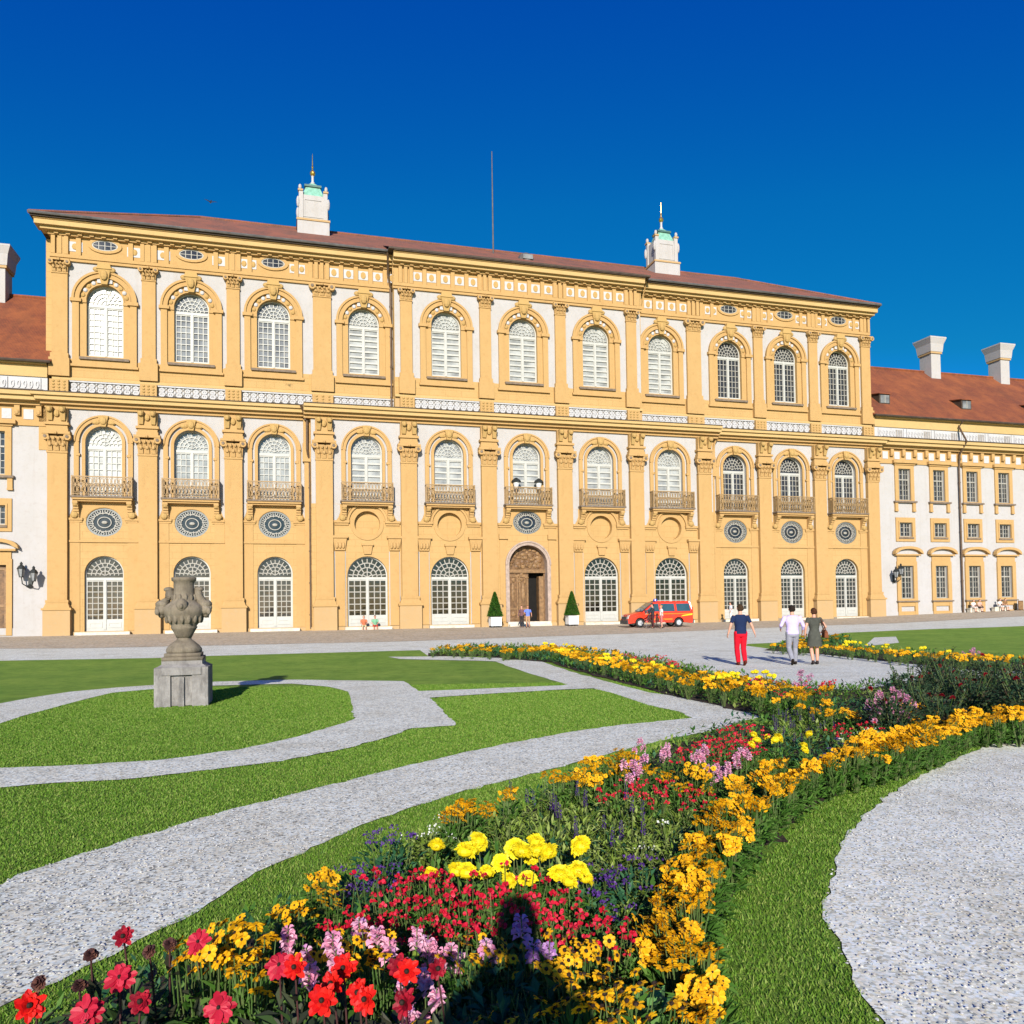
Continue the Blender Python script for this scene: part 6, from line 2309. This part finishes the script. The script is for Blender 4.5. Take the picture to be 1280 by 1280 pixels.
# zone -> (kind, spacing, label, name, category)
SPEC = {
    'orange_a': ('cone', .135, 'orange coneflower plant in the dense border beside the turf strip of the right hand gravel', CF),
    'orange_b': ('amber', .16, 'orange coneflower plant in the left border beside the wide gravel path', CF),
    'orange_c': ('amber', .17, 'orange coneflower plant in the row behind the small red flowers', CF),
    'orange_d': ('cone', .15, 'orange coneflower plant at the far left edge of the near flower bed', CF),
    'orange_e': ('amber', .19, 'amber coneflower plant on the left edge of the bed beside the purple heliotropes', CF),
    'orange_f': ('cone', .3, 'orange coneflower plant in front of the dark rose bushes', CF),
    'orange_g': ('cone', .2, 'orange coneflower plant inside the bend of the orange border', CF),
    'yellow_h': ('amber', .11, 'amber coneflower plant left of the scarlet dahlias', CF),
    'yellow_i': ('amber', .17, 'amber coneflower plant behind the pink red dahlia on the left', CF),
    'yellow_j': ('amber', .1, 'small amber coneflower plant at the turf edge left of the purple heliotropes', CF),
    'eyed_a': ('eyed', .16, 'dark eyed yellow coneflower plant behind the scarlet dahlias', CF),
    'eyed_b': ('eyed', .15, 'dark eyed yellow coneflower plant beside the pale pink snapdragons', CF),
    'eyed_c': ('eyed', .15, 'dark eyed yellow coneflower plant below the red salvias near the right border', CF),
    'eyed_d': ('eyed', .1, 'dark eyed yellow coneflower plant at the lower edge near the orange border', CF),
    'eyed_e': ('eyed', .16, 'dark eyed yellow coneflower plant at the lower edge in front of the dark leaves', CF),
    'red_a': ('red', .12, 'small flowered red plant in front of the lemon yellow marigolds', 'red_flower_plant'),
    'red_b': ('red', .12, 'small flowered red plant right of the lemon yellow marigolds', 'red_flower_plant'),
    'red_c': ('red', .12, 'small flowered red plant above the dark eyed coneflowers', 'red_flower_plant'),
    'red_d': ('red', .22, 'crimson red plant among the pink snapdragons at the far end of the near bed', 'red_flower_plant'),
    'red_e': ('red', .2, 'small flowered red plant behind the purple spikes in the middle of the bed', 'red_flower_plant'),
    'red_f': ('red', .28, 'small flowered red plant in front of the far pink snapdragons', 'red_flower_plant'),
    'purple_a': ('purple', .27, 'purple spiked salvia plant in the olive green middle of the bed', 'salvia_plant'),
    'purple_b': ('helio', .16, 'purple heliotrope plant beside the orange border', 'heliotrope_plant'),
    'purple_c': ('helio', .12, 'purple heliotrope plant at the turf edge left of the marigolds', 'heliotrope_plant'),
    'purple_d': ('helio', .12, 'purple heliotrope plant behind the amber coneflowers of the left edge', 'heliotrope_plant'),
    'purple_e': ('purple', .3, 'blue purple salvia plant at the tip of the gravel path', 'salvia_plant'),
    'purple_f': ('helio', .25, 'purple heliotrope plant behind the bend of the orange border', 'heliotrope_plant'),
    'pink_a': ('pink', .16, 'pink snapdragon plant left of all others near the scarlet dahlias', 'snapdragon_plant'),
    'pink_b': ('pink', .12, 'round topped pink snapdragon plant above the amber coneflowers', 'snapdragon_plant'),
    'pink_c': ('pink', .16, 'lilac pink snapdragon plant behind the crimson dahlia', 'snapdragon_plant'),
    'pink_d': ('pink', .15, 'pink snapdragon plant in the middle of the near group', 'snapdragon_plant'),
    'pink_e': ('pink', .16, 'pale pink snapdragon plant left of the dark eyed coneflowers', 'snapdragon_plant'),
    'pink_f': ('pink', .08, 'pale pink snapdragon plant between two crimson dahlias', 'snapdragon_plant'),
    'pink_g': ('pink', .2, 'pink snapdragon plant on the left border of the far end of the near bed', 'snapdragon_plant'),
    'pink_h': ('pink', .2, 'tall pink snapdragon plant in front of the crimson red plants', 'snapdragon_plant'),
    'pink_i': ('pink', .2, 'pink snapdragon plant left of the small lemon marigolds', 'snapdragon_plant'),
    'pink_j': ('pink', .17, 'rose pink snapdragon plant beside the dark rose bushes', 'snapdragon_plant'),
    'pink_k': ('pink', .22, 'pink snapdragon plant at the gravel edge of the near bed', 'snapdragon_plant'),
    'pink_l': ('pink', .45, 'pink snapdragon plant in front of the gravel where the walkers pass', 'snapdragon_plant'),
    'pink_m': ('lilac', .1, 'single lilac snapdragon plant beside the red salvias', 'snapdragon_plant'),
    'yel_far_a': ('mari', .2, 'lemon marigold plant right of the tall pink snapdragons', 'marigold_plant'),
    'yel_far_b': ('mari', .2, 'lemon marigold plant behind the bend of the orange border', 'marigold_plant'),
    'yel_far_c': ('mari', .3, 'lemon marigold plant at the gravel edge below the man in red trousers', 'marigold_plant'),
    'b2_orange_low': ('cone', .36, 'orange coneflower plant in the row along the narrow turf of the diagonal path', CF),
    'b2_orange_tip': ('amber', .5, 'amber coneflower plant at the far tip of the long bed', CF),
    'b2_red': ('red', .5, 'red flowered plant in the middle of the long far bed', 'red_flower_plant'),
    'b2_red2': ('red', .36, 'red flowered plant in the long bed below the two walkers', 'red_flower_plant'),
    'b2_yel': ('mari', .55, 'lemon marigold plant near the far tip of the long bed', 'marigold_plant'),
    'b2_yel2': ('mari', .5, 'lemon marigold plant in the middle of the long far bed', 'marigold_plant'),
    'b2_orange_up': ('amber', .6, 'amber coneflower plant along the forecourt edge of the long bed', CF),
    'b2_mix': ('amber', .32, 'amber coneflower plant in the mixed planting below the walkers', CF),
    'b3_orange': ('cone', .42, 'orange coneflower plant in the bed on the lawn right of the walkers', CF),
    'b3_orange2': ('amber', .85, 'amber coneflower plant at the back of the bed right of the walkers', CF),
    'b3_yel': ('mari', .6, 'lemon marigold plant in the bed right of the walkers', 'marigold_plant'),
    'b3_pink': ('pink', .6, 'pink flowered plant in the bed right of the walkers', 'snapdragon_plant'),
    'rose': ('rose', .8, 'dark leaved rose bush with a few crimson roses at the right end of the bed', 'rose_bush'),
    'olive': ('olive', .24, 'olive green leafy plant in the middle of the near bed', 'leafy_plant'),
    'deepleaf': ('deep', .13, 'dark blue green bushy plant at the lower edge in the photographer shadow', 'leafy_plant'),
    'white': ('white', .13, 'small white flowered plant at the left edge of the near bed', 'white_flower_plant'),
    'white2': ('white', .22, 'small white flowered plant among the olive green leaves', 'white_flower_plant'),
    'white3': ('white', .25, 'small white flowered plant behind the orange border by the roses', 'white_flower_plant'),
}
counts = {}
spots_all = []
for zi, (z, (poly, h)) in enumerate(ZONES.items()):
    kn, d, lab, nm = SPEC[z]
    pts = scatter(poly, d * .9 if z == 'orange_a' else d, seed=zi + 5, margin=.02 if z in ('orange_a', 'b2_orange_low', 'b3_orange') else 0.)
    if not pts:
        pts = [(sum(p[0] for p in poly) / len(poly), sum(p[1] for p in poly) / len(poly))]
    for x, y in pts:
        if y < 2.2:
            continue
        spots_all.append((y, x, kn, h, z))
spots_all.sort()
rest = []
for y, x, kn, h, z in spots_all:
    _, _, lab, nm = SPEC[z]
    counts[nm] = counts.get(nm, 0) + 1
    cat = nm.replace('_', ' ').replace(' plant', '') if nm not in ('leafy_plant',) else 'plant'
    if kn == 'rose':
        h = .62
    hh_ = h - .02 + (.0 if y > 9 else 0)
    if counts[nm] > 298:
        rest.append((y, x, kn, hh_))
        continue
    plant(kn, hh_ + .02, x, y, lab, cat, 'plants: ' + lab.split(' plant ')[-1] if ' plant ' in lab else 'dark rose bushes', nm, y > 12.5 and kn != 'rose')
print('PLANTS', counts, 'rest', len(rest))
merged = {}
for y, x, kn, hq in rest:                      # the farthest plants of an over-full kind, as one planting
    key = (kn, round(hq + .02, 2), True)
    if key not in PROTO:
        o = plant(kn, hq + .02, x, y, 'x', 'x', None, 'x', True)
        bpy.data.objects.remove(o)
    lf, mats = random.choice(RAW[key])
    mb, _ = merged.setdefault(kn, (MB(), mats))
    a = random.uniform(0, 2 * PI)
    ca, sa, z0 = math.cos(a), math.sin(a), gz(x, y) + .015
    o_ = len(mb.v)
    mb.v += [(x + p[0] * ca - p[1] * sa, y + p[0] * sa + p[1] * ca, z0 + p[2]) for p in lf.v]
    mb.f += [tuple(i + o_ for i in f) for f in lf.f]
    mb.m += lf.m
for kn, (mb, mats) in merged.items():
    o = mb.build('distant_flowers', mats)
    tag(o, 'distant rows of %s flowers in the beds beside the walkers' % {'cone': 'orange', 'amber': 'amber'}.get(kn, 'mixed'), 'flowers')
    kind(o, 'stuff')

# the lemon yellow marigolds in the middle, one plant to each big bloom
for q, (x, y) in enumerate(MARI):
    plant('mari', .38, x, y, 'lemon yellow pompom marigold in the bright clump in the middle of the near bed', 'marigold', 'lemon marigolds of the bright clump', 'marigold_plant', False)

# dahlias, each one told apart
DLAB = ['scarlet dahlia left of the pair of large scarlet blooms', 'largest scarlet dahlia, the upper of the pair left of the crimson one', 'scarlet dahlia just below the largest scarlet bloom', 'scarlet dahlia hanging low under the largest scarlet bloom', 'scarlet dahlia at the lower edge below the left scarlet bloom',
        'dark crimson dahlia touching a scarlet one below the lilac snapdragons', 'scarlet dahlia touching the dark crimson one', 'crimson dahlia next to the dark green leaves', 'crimson dahlia at the lower edge beside the dark green leaves', 'tall crimson dahlia standing out against the grey gravel on the left',
        'pink red dahlia with spiky petals left of the amber coneflowers', 'small pink red dahlia on a thin stem below the tall crimson one', 'pink red dahlia between the amber coneflowers and the scarlet blooms', 'pink red dahlia at the lower edge left of the scarlet blooms', 'pink red dahlia at the lower edge nearest the left corner',
        'scarlet dahlia in the lower left corner', 'small dark crimson dahlia under the tall crimson one', 'scarlet dahlia bud at the lower edge right of the low scarlet bloom', 'brown seed head left of the tall crimson dahlia against the gravel', 'brown seed head nearest the left edge of the bed', 'brown seed head on a bent stem above the lower left corner',
        'brown seed head right of the tall crimson dahlia', 'small brown seed head close behind the tall crimson dahlia']
for q, ((x, y), c) in enumerate(DAHL):
    lf, fl = MB(), MB()
    h = .56
    foliage(lf, 64 if c != 's' else 20, .12, h * .7, .10, .042, 0)
    top = Vector((random.gauss(0, .004), random.gauss(0, .004), h))
    stem(lf, Vector((random.gauss(0, .03), random.gauss(0, .03) + .05, 0)), top, .005, 1)
    for w in range(4):
        zz = random.uniform(.4, .85)
        leaf_quads(lf, top * zz, rnd_dir(-.1), UP, .09, .035, 0)
    if c == 's':
        bloom_ball(fl, top, tilt(), .026, 4, 0)
    elif c == 'p':
        bloom_daisy(fl, top, Vector((random.gauss(0, .2), -.75, .65)), .05, 11, 0, 1, .16)
        bloom_daisy(fl, top + Vector((0, -.004, .006)), Vector((random.gauss(0, .2), -.7, .7)), .038, 8, 0, 1, .16)
    else:
        ax = Vector((random.gauss(0, .3), -.8, .5))
        rd_ = (.047 if c == 'r' else .043) * random.uniform(.82, 1.08)
        for L_, (k1, k2) in enumerate(((1., 9), (.82, 8), (.6, 7))):
            for w in range(k2):
                a_ = ax.normalized()
                u1 = a_.orthogonal().normalized()
                u2 = a_.cross(u1)
                t = 2 * PI * (w + .5 * L_) / k2 + random.uniform(-.25, .25)
                d_ = u1 * math.cos(t) + u2 * math.sin(t) + a_ * (.1 + .35 * L_ + random.uniform(-.15, .15))
                petal(fl, top, d_, a_, rd_ * k1 * random.uniform(.85, 1.15), rd_ * .52, 0, .18)
        fl.ball(top + ax * .012, .009, 1, 6, 4)
    pm = {'r': 'p_scarlet', 'c': 'p_crimson', 'p': 'p_rose', 's': 'seed'}[c]
    o = lf.build('dahlia', ['leaf_dark', 'seed'], None, (x, y, .015))
    tag(o, DLAB[q], 'dahlia', 'dahlias in the foreground')
    fl.build('bloom' if c != 's' else 'seed_head', [pm, 'eye'], o)

# low foliage that fills the beds between the flowers
area_pts = []
for poly, seed, n_try in ((BED, 3, 190000), (BED3, 4, 9000)):
    xs = [p[0] for p in poly]
    ys = [p[1] for p in poly]
    r_ = np.random.default_rng(seed)
    yy = min(ys) + (max(ys) - min(ys)) * r_.uniform(0, 1, n_try) ** (2.6 if poly is BED else 1.)
    xx = r_.uniform(min(xs), max(xs), n_try)
    k_ = pip(xx, yy, poly)
    k_[k_] = edge_gap(xx[k_], yy[k_], poly) > .05
    area_pts.append((xx[k_], yy[k_]))
xx = np.concatenate([a for a, _ in area_pts])
yy = np.concatenate([b for _, b in area_pts])
n = len(xx)
dd = np.sqrt(xx ** 2 + yy ** 2)
L = rng.uniform(.035, .075, n) * (1 + .05 * dd)
az = rng.uniform(0, 2 * PI, n)
el = rng.uniform(-.3, 1.1, n)
ptch = .5 + .5 * np.sin(xx * 3.1 + 1.3) * np.sin(yy * 2.7)
zz = rng.uniform(.02, 1., n) * (.12 + .13 * ptch) + np.array([gz(a, b) for a, b in zip(xx, yy)])
d = np.stack([np.cos(az) * np.cos(el), np.sin(az) * np.cos(el), np.sin(el)], 1)
sd = np.stack([-np.sin(az), np.cos(az), np.zeros(n)], 1)
c0 = np.stack([xx, yy, zz], 1)
W = (L * rng.uniform(.3, .5, n))[:, None]
quad = np.stack([c0, c0 + d * L[:, None] * .45 - sd * W / 2, c0 + d * L[:, None], c0 + d * L[:, None] * .45 + sd * W / 2], 1)
sel = {'leaf': [], 'leaf_deep': [], 'leaf_olive': []}
noise = np.sin(xx * 1.7 + yy * .6) + np.sin(yy * 2.3 - xx * .9) + rng.normal(0, .5, n)
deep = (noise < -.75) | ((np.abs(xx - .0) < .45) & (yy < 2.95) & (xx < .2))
olive = (noise > .95) & ~deep
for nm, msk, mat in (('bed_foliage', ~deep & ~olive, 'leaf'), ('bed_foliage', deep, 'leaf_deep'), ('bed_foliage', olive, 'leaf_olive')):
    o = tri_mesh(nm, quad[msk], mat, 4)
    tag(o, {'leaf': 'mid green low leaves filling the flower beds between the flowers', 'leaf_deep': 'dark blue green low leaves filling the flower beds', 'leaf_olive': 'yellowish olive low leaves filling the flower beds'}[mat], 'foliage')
    kind(o, 'stuff')

# a low lettuce green plant by the lower edge
mb = MB()
for q in range(60):
    a = random.uniform(0, 2 * PI)
    r0 = random.uniform(0, .09)
    leaf_quads(mb, Vector((r0 * math.cos(a), r0 * math.sin(a), random.uniform(.12, .3))), Vector((math.cos(a), math.sin(a), random.uniform(.1, .9))), UP, random.uniform(.07, .11), random.uniform(.05, .08), 0)
M['leaf_light'] = leafy('pale_green_leaves', [(.09, .22, .05), (.13, .28, .08), (.18, .33, .12)])
o = mb.build('leafy_plant', ['leaf_light'], None, (.46, 2.86, .02))
tag(o, 'pale green broad leaved plant between the dark eyed coneflowers and the orange border', 'plant')

# ================================================================== LIGHT, AIR, CAMERA
ELEV = R(21.2)
w = bpy.data.worlds.new('World')
scene.world = w
w.use_nodes = True
nt = w.node_tree
bg = nt.nodes['Background']
sky = nt.nodes.new('ShaderNodeTexSky')
sky.sky_type = 'NISHITA'
sky.sun_disc = False
sky.sun_elevation = ELEV
sky.sun_rotation = PI
sky.altitude = 500
sky.air_density = 1.0
sky.dust_density = .3
sky.ozone_density = 4.0
# the deep blue of a polarised summer sky: the three channels graded apart
sep = nt.nodes.new('ShaderNodeSeparateColor')
comb = nt.nodes.new('ShaderNodeCombineColor')
nt.links.new(sky.outputs[0], sep.inputs[0])
for ch, (gain, power, lin) in enumerate(SKY_GRADE):
    pw = N(nt, 'ShaderNodeMath', operation='POWER')
    nt.links.new(sep.outputs[ch], pw.inputs[0])
    pw.inputs[1].default_value = power
    ml = N(nt, 'ShaderNodeMath', operation='MULTIPLY')
    nt.links.new(pw.outputs[0], ml.inputs[0])
    ml.inputs[1].default_value = gain
    l2 = N(nt, 'ShaderNodeMath', operation='MULTIPLY')
    nt.links.new(sep.outputs[ch], l2.inputs[0])
    l2.inputs[1].default_value = lin
    mn = N(nt, 'ShaderNodeMath', operation='MINIMUM')
    nt.links.new(ml.outputs[0], mn.inputs[0])
    nt.links.new(l2.outputs[0], mn.inputs[1])
    # added glow round the sun, behind the camera, boosted to lift the shadows
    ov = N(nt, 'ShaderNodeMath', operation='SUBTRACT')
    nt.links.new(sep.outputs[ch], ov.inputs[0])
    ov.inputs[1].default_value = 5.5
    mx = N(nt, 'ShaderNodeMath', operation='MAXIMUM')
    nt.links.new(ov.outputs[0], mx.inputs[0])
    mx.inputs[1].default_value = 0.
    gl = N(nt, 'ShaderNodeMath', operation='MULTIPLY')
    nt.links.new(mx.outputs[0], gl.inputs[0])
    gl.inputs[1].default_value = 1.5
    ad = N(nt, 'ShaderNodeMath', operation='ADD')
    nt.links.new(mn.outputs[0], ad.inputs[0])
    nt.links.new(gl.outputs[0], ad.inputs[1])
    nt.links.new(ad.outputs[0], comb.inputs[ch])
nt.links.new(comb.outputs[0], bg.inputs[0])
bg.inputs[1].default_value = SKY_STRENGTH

sd_ = bpy.data.lights.new('sun', 'SUN')
sd_.energy = SUN
sd_.angle = R(.5)
sd_.color = (1., .93, .84)
so = bpy.data.objects.new('sun', sd_)
COL.objects.link(so)
so.rotation_euler = (PI / 2 - ELEV, 0, 0)      # shines along +Y and down
so.location = (0, -30, 20)

cd = bpy.data.cameras.new('camera')
cam = bpy.data.objects.new('camera', cd)
COL.objects.link(cam)
cd.sensor_fit = 'HORIZONTAL'
cd.sensor_width = 36.
cd.lens = 983.8749 / 1280 * 36
cd.shift_y = (735.06 - 640) / 1280
cd.clip_start = .05
cd.clip_end = 4000
cam.matrix_world = Matrix.Translation((0, 0, 1.75)) @ Matrix.Rotation(PI / 2 + .0268, 4, 'X') @ Matrix.Rotation(-.0149, 4, 'Z')
scene.camera = cam

scene.view_settings.view_transform = 'Standard'
scene.view_settings.look = 'None'
scene.view_settings.exposure = EXPO
scene.view_settings.gamma = 1.
scene.render.engine = 'CYCLES'
scene.cycles.max_bounces = 5
scene.cycles.diffuse_bounces = 2
scene.cycles.glossy_bounces = 2
scene.cycles.transmission_bounces = 2
scene.cycles.transparent_max_bounces = 4
scene.cycles.use_denoising = True
